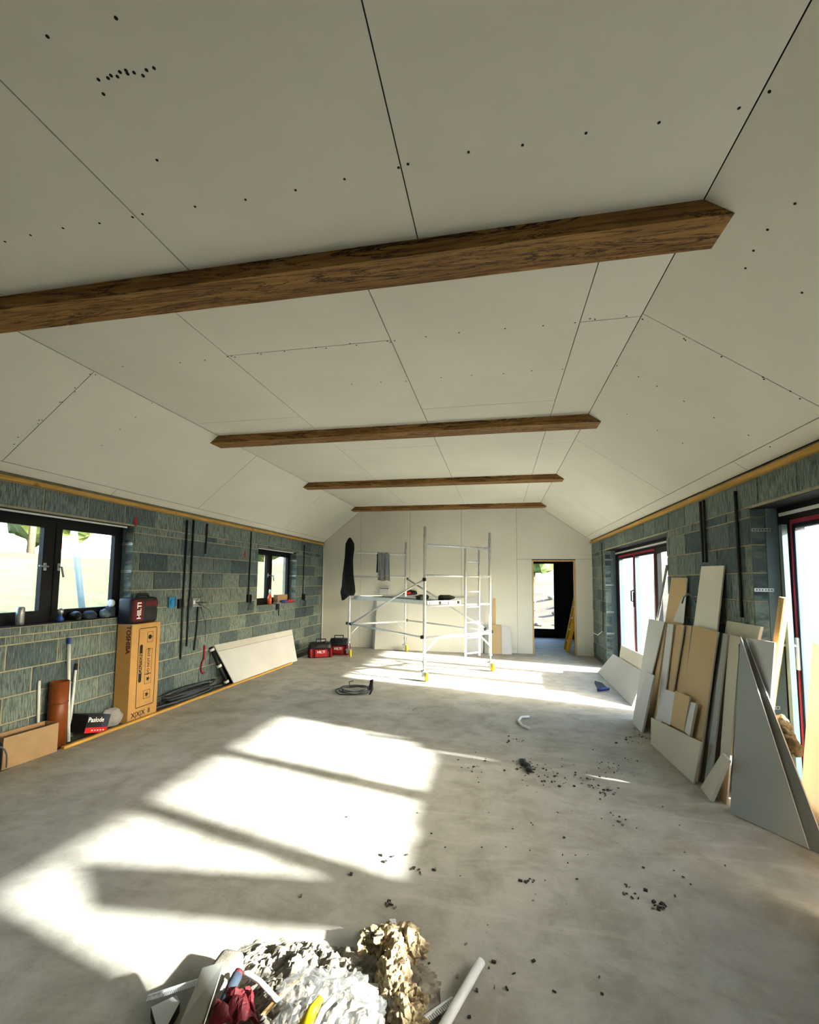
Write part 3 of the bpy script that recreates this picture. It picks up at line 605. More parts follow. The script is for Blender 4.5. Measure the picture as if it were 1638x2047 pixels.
# ------------------------------------------------------------------ red tool bags
def toolbag(lab, c, size, ang, seed):
    t = thing('tool_bag', lab, 'bag', (c[0], c[1], 0), 'red tool bags'); mtx = Matrix.Rotation(ang, 3, 'Z'); c = Vector((c[0], c[1], 0)); L_, Wd, Hh = size
    def pt(x, y, z): return c+mtx @ Vector((x, y, z))
    def body(z0, z1, s0, s1):
        m = MB(); rings = 7; n = 24
        for i in range(rings+1):
            t_ = i/rings; z = z0+(z1-z0)*t_; s = s0+(s1-s0)*t_
            for k in range(n):
                a = 6.28318*k/n; ca, sa = math.cos(a), math.sin(a); e = .35; x = math.copysign(abs(ca)**e, ca)*L_/2*s; y = math.copysign(abs(sa)**e, sa)*Wd/2*(s if t_ < .6 else s*(1-.5*(t_-.6)))
                j = noise.noise(Vector((x*9+seed, y*9, z*9)))*.012; m.v.append(pt(x+j, y+j, max(.002, z+(j if i else 0))))
        for i in range(rings):
            for k in range(n): m.f.append([i*n+k, i*n+(k+1) % n, (i+1)*n+(k+1) % n, (i+1)*n+k]); m.mi.append(0)
        m.f += [list(range(n)), [rings*n+k for k in range(n)]]; m.mi += [0, 0]; return m
    body(0, Hh*.62, 1, .98).build('bag_body', 'dark_red', t, True); body(Hh*.60, Hh, .98, .84).build('top_flap', 'black', t, True)
    for s in (-1, 1): MB().tube([pt(s*L_*.42, -Wd*.53, .02), pt(s*L_*.42, -Wd*.53, Hh*.6)], .022, 6).build('side_piping', 'red', t, True)
    MB().tube([pt(-L_*.22, -Wd*.45, Hh*.75), pt(-L_*.2, -Wd*.3, Hh+.07), pt(L_*.2, -Wd*.3, Hh+.07), pt(L_*.22, -Wd*.45, Hh*.75)], .013, 8).build('carry_handle', 'black', t, True)
    m = MB(); m.obox(pt(0, -Wd*.52, Hh*.32), mtx @ Vector((1, 0, 0)), mtx @ Vector((0, 1, 0)), (0, 0, 1), L_*.24, .02, Hh*.22); m.build('front_pocket', 'red', t)
    text(t, 'HILTI', pt(0, -Wd*.52-.0215, Hh*.40), mtx @ Vector((1, 0, 0)), (0, 0, 1), .07, 'ink_white', bold=.02); return t
toolbag('bulging red tool bag nearer the leaning white sheet', (-3.62, 8.95), (.48, .28, .30), .55, 1)
toolbag('dark red tool bag beside the scaffold castor', (-3.36, 9.42), (.46, .30, .33), .15, 8)
# ------------------------------------------------------------------ left wall services
def conduit(lab, pts, r=.011, mat='dark_cable', nm='wall_conduit'):
    return tag(MB().tube(pts, r, 8).build(nm, mat, None, True), lab, 'cable' if 'cable' in nm else 'conduit')
xw = XL+.022
def LW(px, py, dx=.022): p = X(px, py, XL+dx); return p
conduit('long black conduit running past the blue socket box', [LW(375, 1040), LW(366, 1205), LW(362, 1300), LW(361, 1318)], .013)
conduit('black conduit just right of the long one, ending above the coil', [LW(388, 1040), LW(380, 1190), LW(378, 1200), LW(373, 1292)], .013)
conduit('short black conduit dropping from the batten', [LW(415, 1047), LW(413, 1080), LW(411, 1107)], .012)
conduit('black conduit left of the smaller window', [LW(503, 1063), LW(499, 1150), LW(497, 1190)], .011)
conduit('thin black conduit between smaller window and corner', [LW(609, 1090), LW(607, 1150), LW(606, 1188)], .010)
conduit('black conduit dropping from the double socket box', [LW(396, 1212), LW(393, 1260), LW(388, 1300)], .012)
conduit('white pipe standing in the back left corner', [(XL+.03, D-.03, .005), (XL+.03, D-.03, 2.2)], .016, 'white_plastic', 'corner_pipe')
def backbox(lab, px, py, w_, h_, mat, dep=.03):
    p = X(px, py, XL+.012); t = thing('socket_box', lab, 'socket box', (XL+.009, p.y, p.z-h_/2)); 
    m = MB(); e = .006; x0, x1 = XL+.009, XL+.009+dep; y0, y1, z0, z1 = p.y-w_/2, p.y+w_/2, p.z-h_/2, p.z+h_/2
    m.box((x0, y0, z0), (x0+.004, y1, z1)); m.box((x0, y0, z0), (x1, y0+e, z1)); m.box((x0, y1-e, z0), (x1, y1, z1)); m.box((x0, y0+e, z0), (x1, y1-e, z0+e)); m.box((x0, y0+e, z1-e), (x1, y1-e, z1)); m.build('box_shell', mat, t)
    return t, p
t, p = backbox('blue dry-lining box on the block wall', 343, 1204, .13, .14, 'socket_blue', .02); MB().cyl((p.x+.012, p.y, p.z), (p.x+.018, p.y, p.z), .03, 14).build('knockout', 'socket_blue', t)
t, p = backbox('small black single box on the long conduit', 360, 1207, .10, .12, 'black')
t, p = backbox('metal double socket box with loose wires', 391, 1204, .22, .12, 'galvanised', .045)
MB().box((p.x, p.y-.10, p.z-.02), (p.x+.035, p.y-.05, p.z+.03)).build('connector', 'white_plastic', t)
rr = random.Random(3)
for k, e in enumerate([(398, 1172), (415, 1212), (425, 1236), (412, 1258), (418, 1210), (410, 1282), (392, 1175)]):
    q = LW(e[0], e[1], .03+.01*k); mid = (p+q)/2+Vector((.07, .02, rr.uniform(-.02, .05))); MB().tube([p+Vector((.02, .02*k-.05, 0)), mid, q], .0035, 5).build('loose_wire', 'dark_cable' if k % 3 else 'cable', t, True)
for lab, px, py in (('black box under the conduit by the smaller window', 497, 1196), ('small black box between smaller window and corner', 606, 1193)):
    t, p = backbox(lab, px, py, .11, .13, 'black')
    for k in range(4): MB().tube([p+Vector((.02, 0, -.03)), p+Vector((.05, -.05+.035*k, -.10)), p+Vector((.03, -.07+.05*k, -.20))], .0045, 5).build('loose_wire', 'dark_cable', t, True)
for lab, px, py, h_ in (('red painted mark above the larger window corner', 272, 1043, .10), ('red painted mark left of the smaller window', 490, 1109, .12)):
    p = X(px, py, XL+.013); m = MB(); m.box((XL+.0115, p.y-.016, p.z-h_/2), (XL+.0125, p.y+.016, p.z+h_/2)); m.box((XL+.0115, p.y-.035, p.z-h_*.1), (XL+.0126, p.y+.02, p.z+h_*.15)); tag(m.build('paint_mark', 'marker'), lab, 'mark')
# right wall conduits
for lab, a, b in (('black conduit above the tall white board', (1400, 1003), (1406.5, 1124)), ('twin black conduit right of its neighbour above the tall board', (1407, 1000), (1412, 1124)), ('long black conduit beside the near door jamb', (1470, 982), (1483.5, 1234))):
    p, q = X(a[0], a[1], XR-.024), X(b[0], b[1], XR-.024); tag(MB().tube([p, (p+q)/2, q], .013, 8).build('wall_conduit', 'dark_cable', None, True), lab, 'conduit')
p, q = X(1206, 1185, XR-.022), X(1206, 1262, XR-.022); tag(MB().tube([X(1203, 1085, XR-.022), p, q], .008, 6).build('wall_conduit', 'dark_cable', None, True), 'thin black cable run at the far end of the door wall', 'conduit')
p = X(1205, 1262, XR-.03); tag(MB().tube([p, p+Vector((-.08, .05, -.08)), p+Vector((-.12, .3, -.06)), p+Vector((-.1, .5, -.2))], .009, 6).build('loose_cable', 'white_plastic', None, True), 'white cable end drooping from the far door wall', 'cable')
# ------------------------------------------------------------------ ledge of the larger window
def sill(px, py, xx, z=1.147): p = X(px, py, xx); return Vector((p.x, p.y, z))
t = thing('drink_can', 'silver drink can on the window ledge', 'can', tuple(sill(39, 1250, -4.25))); c = ORG[t.name]
MB().lathe(c, [(.024, 0), (.033, .008), (.033, .150), (.027, .163), (.024, .166)], 18).build('can_body', 'can', t, True); MB().lathe(c+Vector((0, 0, .164)), [(.024, 0), (.022, .002)], 16).build('can_lid', 'aluminium', t)
c = sill(120, 1248, -4.25); t = thing('blue_bottle', 'small blue and silver bottle on the window ledge', 'bottle', tuple(c)); MB().lathe(c, [(.03, 0), (.03, .03), (.016, .05), (.014, .062)], 14).build('bottle_body', 'blue', t, True); MB().lathe(c+Vector((0, 0, .062)), [(.012, 0), (.026, .03), (.024, .055), (.008, .07)], 12).build('bottle_cap', 'can', t, True)
for i, (px, sz, mt, lab) in enumerate(((150, (.07, .05, .05), 'black', 'dark crumpled glove on the window ledge'), (178, (.06, .07, .05), 'foam', 'grey rag lump on the window ledge'), (210, (.05, .06, .06), 'closer', 'teal tape roll heap at the ledge end'))):
    c = sill(px, 1236, -4.26); tag(MB().blob(c+Vector((0, 0, sz[2]*.7)), sz, 3, .3, 14, i, 1.147).build('ledge_item', mt, None, True), lab, 'rag' if i < 2 else 'tape')
c = sill(221, 1218, -4.24); t = thing('tape_roll', 'white tape roll standing at the end of the ledge', 'tape', tuple(c)); MB().lathe(c+Vector((0, -.012, .155)), [(.022, 0), (.04, 0), (.04, .03), (.022, .03)], 18, (0, 1, 0)).build('roll', 'white_plastic', t, True); MB().rbox(c+Vector((0, 0, .06)), (.07, .08, .11), .01).build('roll_stand', 'foam', t)
# ------------------------------------------------------------------ tall carton with the site radio on top
BX0, BX1, BY0, BY1, BZ = -4.165, -3.975, 4.385, 4.815, 1.065
t = thing('tall_carton', 'tall brown cardboard carton standing on end by the block wall', 'carton', (-4.07, 4.6, 0)); MB().rbox(((BX0+BX1)/2, (BY0+BY1)/2, BZ/2+.001), (BX1-BX0, BY1-BY0, BZ), .004).build('carton_body', 'cardboard', t)
def bf(y, z): return Vector((BX1+.0005, y, z))
def strip(m, y0, y1, z0, z1): m.box((BX1+.0002, y0, z0), (BX1+.0011, y1, z1))
m = MB(); a0, a1, z0, z1, e = BY0+.10, BY1-.055, .13, 1.015, .008
for k in (0, 1): strip(m, a0+.02, a1-.02, (z0, z1-e)[k], (z0+e, z1)[k]); strip(m, (a0, a1-e)[k], (a0+e, a1)[k], z0+.02, z1-.02)
for cy, cz, an in ((a0+.02, z0+.02, 3.14), (a1-.02, z0+.02, 4.71), (a1-.02, z1-.02, 0), (a0+.02, z1-.02, 1.57)):
    for k in range(4):
        p, q = an+k*.3927, an+(k+1)*.3927; m.add([(BX1+.001, cy+math.cos(w_)*r, cz+math.sin(w_)*r) for w_, r in ((p, .02), (q, .02), (q, .012), (p, .012))], [(0, 1, 2, 3)])
def frame(m, y0, y1, z0, z1, e=.004):
    strip(m, y0, y1, z0, z0+e); strip(m, y0, y1, z1-e, z1); strip(m, y0, y0+e, z0, z1); strip(m, y1-e, y1, z0, z1)
frame(m, 4.615, 4.70, .845, .965); frame(m, 4.60, 4.70, .485, .77); frame(m, 4.60, 4.70, .375, .485); frame(m, 4.595, 4.695, .21, .305)
m.build('printed_lines', 'ink', t)
m = MB(); m.cyl(bf(4.655, .905)-Vector((.0, 0, 0)), bf(4.655, .905)+Vector((.0007, 0, 0)), .026, 14); strip(m, 4.65, 4.69, .90, .908)
for y, z in ((4.65, .43), (4.645, .255)): m.add([(BX1+.0012, y+math.cos(k*1.2566+s)*r, z+math.sin(k*1.2566+s)*r) for k in range(5) for s, r in ((0, .034), (.628, .014))], [tuple(range(10))])
m.add([(BX1+.0011, 4.53+math.cos(a)*.022, .62+s*.19+math.sin(a)*.022) for s, a in [(1, k*3.1416/6) for k in range(7)]+[(-1, 3.1416+k*3.1416/6) for k in range(7)]], [tuple(range(14))])
m.build('printed_symbols', 'ink', t)
vert = ((0, 0, 1), (0, -1, 0))
text(t, 'CAUTION', bf(4.53, .62)+Vector((.0008, 0, 0)), vert[0], vert[1], .05, 'cardboard', bold=.02); text(t, 'DO NOT STEP', bf(4.65, .628), vert[0], vert[1], .048, 'ink', bold=.02)
text(t, 'X|X|X  II', bf(4.57, .065), (0, 1, 0), (0, 0, 1), .075, 'ink', bold=.02)
text(t, 'TOSHIBA', Vector((-4.02, BY0-.0005, .90)), (0, 0, -1), (1, 0, 0), .075, 'ink_red', bold=.03)
m = MB(); m.box((BX0, BY0+.0, BZ+.0012), (BX1, BY0+.06, BZ+.0022)); m.build('white_label', 'ink_white', t)
rx = thing('site_radio', 'black and dark red site radio on top of the tall carton', 'radio', (-4.07, 4.58, BZ+.003)); rc = Vector((-4.07, 4.565, BZ+.003))
MB().rbox(rc+Vector((0, 0, .15)), (.19, .40, .29), .035, 0, 3).build('case', 'black', rx, True); MB().rbox(rc+Vector((.066, -.11, .15)), (.09, .155, .25), .025, 0, 3).build('speaker_cover', 'dark_red', rx, True)
MB().rbox(rc+Vector((.075, .09, .225)), (.05, .20, .07), .012).build('display_panel', 'dark_red', rx, True); MB().rbox(rc+Vector((.08, .09, .10)), (.04, .18, .13), .01).build('battery_bay', 'black', rx, True)
MB().tube([rc+Vector((0, -.06, .285)), rc+Vector((0, -.04, .325)), rc+Vector((0, .12, .325)), rc+Vector((0, .15, .285))], .016, 8).build('handle', 'black', rx, True)
text(rx, 'HILTI', rc+Vector((.1115, -.11, .15)), (0, 0, 1), (0, -1, 0), .082, 'ink_white', bold=.03)
# ------------------------------------------------------------------ pipes and boxes by the left wall
t = thing('soil_pipe', 'short brown soil pipe standing on end against the wall', 'pipe', (-4.08, 3.66, 0)); m = MB(); m.lathe((-4.085, 3.665, 0.002), [(.078, 0), (.078, .60), (.072, .60), (.072, .01)], 28); m.build('pipe_wall', 'brown_pipe', t, True); MB().lathe((-4.085, 3.665, .40), [(.0785, 0), (.082, .01), (.0785, .02)], 28).build('ring', 'brown_pipe', t, True)
def wpipe(lab, a, b, r, cap): 
    t = thing('white_pipe', lab, 'pipe', (a[0], a[1], 0), 'white pipes by the wall'); a, b = Vector(a), Vector(b); MB().cyl(a, b, r, 12).build('tube', 'white_plastic', t, True)
    if cap: d = (b-a).normalized(); MB().cyl(b-d*.001, b+d*.06, r*1.25, 12).build('end_cap', cap, t, True)
wpipe('tallest white pipe with a blue end leaning on the wall', (-4.05, 3.765, .016), (-4.155, 3.80, .93), .014, 'blue'); wpipe('medium white pipe with a dark fitting leaning on the wall', (-4.155, 3.86, .014), (-4.165, 3.90, .66), .012, 'black'); wpipe('short white pipe left of the brown soil pipe', (-4.165, 3.562, .014), (-4.168, 3.535, .63), .012, None)
def openbox(name, lab, c, sz, h_, ang, mat, flapm=None):
    t = thing(name, lab, 'box', (c[0], c[1], 0)); M3 = Matrix.Rotation(ang, 3, 'Z'); c = Vector((c[0], c[1], 0)); e = .006
    def bx(a, b, nm, mt):
        m = MB().box(a, b); m.v = [c+M3 @ p for p in m.v]; return m.build(nm, mt, t)
    L_, Wd = sz[0]/2, sz[1]/2
    bx((-L_, -Wd, .003), (L_, Wd, .009), 'base', mat); bx((-L_, -Wd, .009), (-L_+e, Wd, h_), 'side', mat); bx((L_-e, -Wd, .009), (L_, Wd, h_), 'side', flapm or mat); bx((-L_+e, -Wd, .009), (L_-e, -Wd+e, h_), 'side', mat); bx((-L_+e, Wd-e, .009), (L_-e, Wd, h_), 'side', mat)
    return t, c, M3
t, c, M3 = openbox('open_carton', 'low open cardboard box of dark tool cases at lower left', (-4.06, 3.355), (.17, .44), .26, -.10, 'cardboard_pale')
for k, (dx, dy, dz, s_, lab) in enumerate(((.0, .11, .10, (.12, .17, .17), 'dark tool case with white lettering in the low open box'), (-.01, -.10, .07, (.11, .16, .11), 'plain black case at the near end of the low open box'))):
    q = thing('tool_case', lab, 'case', (c.x+dx, c.y+dy, .012)); MB().rbox((c.x+dx, c.y+dy, .012+s_[2]/2+dz*.3), s_, .012).build('case_body', 'black', q); MB().rbox((c.x+dx+.01, c.y+dy, .012+s_[2]+dz*.3), (s_[0]*.8, s_[1]*.8, .02), .006).build('case_lid', 'foam', q)
    if k == 0: MB().box((c.x+dx+s_[0]*.5, c.y+dy-.03, .15), (c.x+dx+s_[0]*.5+.001, c.y+dy+.04, .165)).build('white_print', 'ink_white', q); MB().box((c.x+dx+s_[0]*.5, c.y+dy-.07, .02), (c.x+dx+s_[0]*.5+.001, c.y+dy-.05, .15)).build('red_stripe', 'red', q)
pb = thing('nail_carton', 'black and red nail carton lying tilted beside the soil pipe', 'carton', (-4.06, 3.93, 0)); pc = Vector((-4.052, 3.995, .122)); R3 = Matrix.Rotation(-.25, 3, 'X') @ Matrix.Rotation(.0, 3, 'Z')
def pbx(a, b, nm, mt):
    m = MB().box(a, b); m.v = [pc+R3 @ p for p in m.v]; zz = min(p.z for p in m.v); return m.build(nm, mt, pb)
pbx((-.09, -.135, -.085), (.09, .135, .085), 'carton_body', 'black'); pbx((.0902, -.135, -.085), (.091, .135, -.035), 'red_band', 'bright_red'); pbx((.0902, .05, -.035), (.091, .135, .085), 'grey_band', 'foam')
text(pb, 'Paslode', pc+R3 @ Vector((.0915, -.03, .035)), R3 @ Vector((0, 1, 0)), R3 @ Vector((0, 0, 1)), .062, 'ink_white', bold=.02)
for k in range(5): pbx((.0912, -.06+k*.034, -.068), (.0918, -.042+k*.034, -.056), 'printed_mark', 'ink_white')
m = MB(); m.blob((-4.075, 4.265, .095), (.085, .105, .10), 4, .3, 9, 2, .004); tag(m.build('polythene_bag', 'milky_bag', None, True), 'crumpled clear polythene bag between nail carton and tall carton', 'bag')
t = thing('black_holdall', 'black holdall with a grey strap loop at the left edge', 'bag', (-4.05, 3.02, 0)); MB().rbox((-4.06, 2.98, .125), (.2, .26, .24), .03, 0, 3).build('holdall_body', 'black_cloth', t, True)
MB().tube([(-3.955, 3.13, .03)]+[(-3.95, 3.04+.085*math.cos(a), .10+.12*math.sin(a)) for a in [k*.35 for k in range(10)]]+[(-3.955, 2.96, .03)], .007, 6).build('strap_loop', 'cable', t, True)
# floor batten
a, b = Vector((-3.955, 3.62, 0)), Vector((-3.83, 8.10, 0)); d = (b-a).normalized(); sd = Vector((d.y, -d.x, 0))
tag(MB().obox((a+b)/2+Vector((0, 0, .014)), d, sd, (0, 0, 1), (b-a).length/2, .018, .0125).build('floor_batten', 'timber_y'), 'long thin timber batten lying on the floor along the wall', 'timber')
# coils
def coil(lab, c, rx_, ry_, n, mat, seed, tail, rot=0, lift=.012, r=.0065):
    rr = random.Random(seed); t = thing('cable_coil', lab, 'cable', (c[0], c[1], 0)); c = Vector((c[0], c[1], 0))
    for k in range(n):
        ph = rr.uniform(0, 6.28); s = rr.uniform(.72, 1.0); ox, oy = rr.uniform(-.05, .05)*rx_*2, rr.uniform(-.05, .05)*ry_*2; pts = []
        for q in range(29):
            a = ph+q*6.28318/28; x, y = math.cos(a)*rx_*s+ox, math.sin(a)*ry_*s+oy; pts.append(c+Vector((x*math.cos(rot)-y*math.sin(rot), x*math.sin(rot)+y*math.cos(rot), r+.002+lift*k*.55+.014*abs(math.sin(a*1.5+k)))))
        MB().tube(pts, r, 6, True).build('cable_turn', mat if k % 3 else 'dark_cable', t, True)
    for tl in tail: MB().tube([c+Vector(p) for p in tl], r, 6).build('cable_tail', mat, t, True)
    return t
coil('coil of grey cable lying in the middle of the floor', (-2.02, 6.32), .24, .24, 6, 'cable', 2, [[(.2, -.05, .03), (.22, -.02, .10), (.26, .0, .17), (.29, -.05, .06), (.27, -.14, .012)], [(-.1, .1, .05), (-.1, .05, .12), (-.02, .0, .15)]])
tag(MB().tube([(-1.80, 6.33, .012), (-1.775, 6.30, .17), (-1.745, 6.27, .19), (-1.735, 6.2, .05), (-1.75, 6.16, .016)], .014, 6).build('cable_plug_lead', 'black', None, True), 'black plug lead looped up from the grey coil', 'cable')
coil('tangle of dark cables on the floor by the block wall', (-4.055, 5.50), .12, .50, 10, 'cable', 5, [[(.05, -.3, .02), (.02, -.5, .03), (-.02, -.62, .02)], [(0, .45, .03), (.05, .65, .03), (.03, .8, .02)]], 0, .022, .008)
# leaning white sheet with tube stack behind it
sheet('plasterboard_sheet', [(-3.90, 6.32, .006), (-3.86, 8.40, .006), (-4.112, 8.66, .575), (-4.16, 6.17, .60)], .0125, 'board_white', 'long white sheet leaning low against the block wall')
p0, p1, p2, p3 = Vector((-3.90, 6.32, .006)), Vector((-3.86, 8.40, .006)), Vector((-4.112, 8.66, .575)), Vector((-4.16, 6.17, .60)); nn = (p1-p0).cross(p3-p0).normalized(); nn = nn if nn.x > 0 else -nn
q0, q1 = lerp(p3, p0, .17), lerp(p2, p1, .17); bd = bpy.data.objects['plasterboard_sheet.002']; m = MB(); m.add([v_+nn*.0012 for v_ in (q0, q1, lerp(q1, p2, .04), lerp(q0, p3, .04))], [(0, 1, 2, 3)]); m.build('joint_line', 'gap', bd)
m = MB(); m.add([v_+nn*.0008 for v_ in (lerp(q0, p3, .05), lerp(q1, p2, .05), lerp(q1, p2, .97), lerp(q0, p3, .97))], [(0, 1, 2, 3)]); m.build('torn_strip', 'gypsum_edge', bd)
t = thing('clamp_bar', 'black clamp bar with white jaws leaning behind the white sheet', 'clamp', (-4.05, 6.2, 0)); a, b = Vector((-3.95, 6.22, .02)), Vector((-4.16, 6.08, .58)); MB().cyl(a, b, .028, 12).build('bar', 'black', t, True)
for k in (.08, .5, .93): MB().cyl(lerp(a, b, k-.03), lerp(a, b, k+.03), .036, 12).build('jaw', 'white_plastic', t, True)
t = thing('hook_tool', 'dark red hooked tool hanging against the block wall', 'tool', (XL+.03, 5.97, .3)); p = LW(409, 1290); MB().tube([p, p-Vector((0, 0, .20))], .012, 8).build('shaft', 'red', t, True); MB().tube([p-Vector((0, .0, .20))+Vector((0, -.055*math.sin(k*.45), -.10+.10*math.cos(k*.45))) for k in range(9)], .011, 8).build('hook', 'red', t, True)
# ------------------------------------------------------------------ ledge of the smaller window
zs = WIN2[2]+.007
c = X(539, 1204, -4.235); c.z = zs; t = thing('spray_bottle', 'orange spray bottle on the ledge of the smaller window', 'bottle', tuple(c)); MB().lathe(c, [(.035, 0), (.038, .02), (.038, .13), (.016, .19)], 16).build('bottle_body', 'orange', t, True); MB().lathe(c+Vector((0, 0, .185)), [(.017, 0), (.02, .05), (.014, .09)], 12).build('trigger_head', 'white_plastic', t, True)
tag(MB().rbox((-4.27, 8.44, zs+.085), (.095, .42, .16), .006).build('brown_carton', 'cardboard_pale'), 'small brown carton on the ledge of the smaller window', 'carton')
t = thing('caulking_gun', 'red and blue sealant gun lying on the smaller window ledge', 'tool', (-4.19, 8.62, zs)); MB().cyl((-4.185, 8.30, zs+.03), (-4.185, 8.55, zs+.03), .027, 12).build('cartridge', 'blue', t, True); MB().tube([(-4.185, 8.552, zs+.03), (-4.185, 8.74, zs+.03), (-4.185, 8.85, zs+.02)], [.03, .03, .01], 12).build('barrel', 'bright_red', t, True)
t = thing('hanging_pliers', 'dark pliers hanging below the smaller window ledge', 'tool', (XL+.02, 8.2, .85))
for dy, l_ in ((-.045, .12), (0, .10), (.055, .23)): MB().tube([(XL+.022, 8.12+dy, zs+.005), (XL+.025, 8.12+dy, zs-l_)], .011, 8).build('handle', 'black', t, True)
MB().obox((XL+.01, 8.12, zs+.012), (0, 1, 0), (1, 0, 0), (0, 0, 1), .09, .04, .011).build('jaws', 'can', t)
# ------------------------------------------------------------------ boards leaning on the door wall
def LP(px, py, xb, xt):
    k = (xt-xb)/1.14; d = ray(px, py); t_ = (xb+k*CZ)/(d.x-k*d.z); return Vector((d.x*t_, d.y*t_, CZ+d.z*t_))
def todown(p, q, z=.005): return p+(q-p)*((z-p.z)/(q.z-p.z))
def lean(name, Lp, Rp, xb, xt, mat, lab, thick=.0125, back='board_brown', cat='board'):
    a, b, c, d = LP(*Lp[0], xb, xt), LP(*Lp[1], xb, xt), LP(*Rp[0], xb, xt), LP(*Rp[1], xb, xt)
    return sheet(name, [todown(a, b), todown(c, d), c, a], thick, mat, lab, cat, None, back)
def PL(f1, f2, tp, pxs):
    n = (f2-f1).cross(tp-f1).normalized(); o_ = Vector((0, 0, CZ)); out = []
    for x, y in pxs: d = ray(x, y); p = o_+d*((f1-o_).dot(n)/d.dot(n)); p.z = max(p.z, .004); out.append(p)
    return out
a, b, tp = F(1195, 1344, .004), F(1264, 1412, .004), X(1226, 1307, 1.93)
sheet('plasterboard_sheet', PL(a, b, tp, [(1195, 1344), (1264, 1412), (1290, 1345), (1226, 1307)]), .0125, 'board_white', 'low white sheet leaning in front of the far glazed door')
a, b, tp = Vector((1.90, 8.55, .004)), Vector((1.88, 6.2, .004)), X(1241, 1289, 1.976)
q = PL(a, b, tp, [(1241, 1289), (1293, 1313)]); sheet('plasterboard_sheet', [Vector((1.90, q[0].y, .004)), Vector((1.88, q[1].y, .004)), q[1], q[0]], .0125, 'plasterboard', 'taller sheet behind the low white one at the far glazed door')
m = MB(); c0, c1 = F(1199, 1362, .004), F(1226, 1378, .004)
t = thing('plastering_trowel', 'black trowel with a blue handle on the floor by the far sheets', 'trowel', (1.6, 7.4, 0)); MB().prism([F(1189, 1361, .012), F(1204, 1365, .012), F(1214, 1375, .012), F(1196, 1377, .012)], (0, 0, .004)).build('blade', 'foam', t); MB().tube([F(1196, 1379, .03), F(1217, 1377, .03)], .022, 8).build('handle', 'blue', t, True)
lean('board_offcut', [(1402.6, 1132), (1388, 1246)], [(1448, 1130.5), (1434, 1256)], 1.74, 1.895, 'plasterboard', 'tallest pale board standing upright behind the stack')
o = lean('board_offcut', [(1342.6, 1155.5), (1331, 1237)], [(1374, 1155), (1366, 1243)], 1.78, 1.915, 'board_brown', 'tall brown board with torn white paper behind the stack')
m = MB(); m.add([LP(x, y, 1.775, 1.91) for x, y in ((1372, 1192), (1367, 1246), (1346, 1242), (1360, 1206), (1364, 1195))], [(0, 1, 2, 3, 4)]); m.build('torn_paper', 'board_white', o)
m = MB(); p, q = X(1334, 1130, 1.975), X(1315, 1237, 1.955); tag(MB().tube([p, todown(p, q, .02)], .016, 6).build('metal_profile', 'galvanised', None, True), 'thin metal profile leaning beside the far glazed door', 'profile')
tag(MB().tube([LP(x, y, 1.66, 1.83) for x, y in ((1364, 1206), (1368, 1193), (1376, 1187), (1385, 1191), (1392, 1204))], .008, 8).build('cable_offcut', 'cable', None, True), 'grey cable arching between the tall brown and pale boards', 'cable')
ls = lean('plasterboard_sheet', [(1454, 1241), (1450, 1262)], [(1521, 1253), (1516, 1275)], 1.925, 1.955, 'board_cream', 'sheet edge showing above the stack next to the near door jamb', .022)
lean('board_offcut', [(1301, 1238), (1285, 1400)], [(1332, 1245), (1313, 1393)], 1.57, 1.877, 'board_brown', 'brown board peeping out beside the first white board')
lean('board_offcut', [(1298, 1237), (1270, 1410)], [(1329, 1243), (1304, 1345)], 1.52, 1.86, 'board_white', 'first tall white board of the stack, nearest the far door')
lean('board_offcut', [(1335, 1247), (1318, 1393)], [(1347, 1248), (1331, 1378)], 1.54, 1.865, 'board_white', 'narrow white board third along the stack')
lean('board_offcut', [(1348, 1248), (1331, 1380)], [(1368, 1250), (1347, 1378)], 1.57, 1.885, 'board_brown', 'narrow brown board beside the narrow white one')
lean('board_offcut', [(1370, 1249), (1355, 1344)], [(1383, 1251), (1369, 1380)], 1.60, 1.915, 'board_brown', 'thin brown strip left of the broad brown board')
lean('board_offcut', [(1386, 1250), (1368, 1380)], [(1436, 1263), (1404, 1481)], 1.53, 1.86, 'board_brown', 'broad brown board in the middle of the stack')
lean('board_offcut', [(1438, 1264), (1410, 1481)], [(1446, 1266), (1419, 1481)], 1.575, 1.90, 'board_dark', 'dark edge-on board just right of the broad brown one')
lean('board_offcut', [(1447, 1266), (1420, 1481)], [(1455, 1268), (1430, 1481)], 1.55, 1.875, 'board_grey', 'pale grey edge-on board before the cream board')
lean('board_offcut', [(1458, 1268), (1440, 1510)], [(1480, 1274), (1460, 1517)], 1.59, 1.89, 'board_cream', 'cream board left of the big triangular board')
lean('board_offcut', [(1493, 1275), (1485, 1400)], [(1549, 1284), (1541, 1390)], 1.865, 1.925, 'board_white', 'white board showing behind the tip of the triangular board')
f1, f2, tp = F(1460, 1625, .004), F(1617, 1697, .004), X(1481, 1272, 1.84)
sheet('triangular_board', [f1, f2, tp], .0125, 'board_grey', 'large grey triangular plasterboard cutting in front of the stack', 'board', None, 'board_dark')
g1, g2, tp2 = F(1500, 1638, .004), F(1660, 1718, .004), X(1491, 1277, 1.885)
sheet('triangular_board', [g1+(g1-g2)*.2+Vector((.03, .03, 0)), g2, tp2, tp2+Vector((-.005, .05, -.06))], .012, 'board_dark', 'darker sloping board tucked behind the triangular one', 'board', None, 'board_dark')
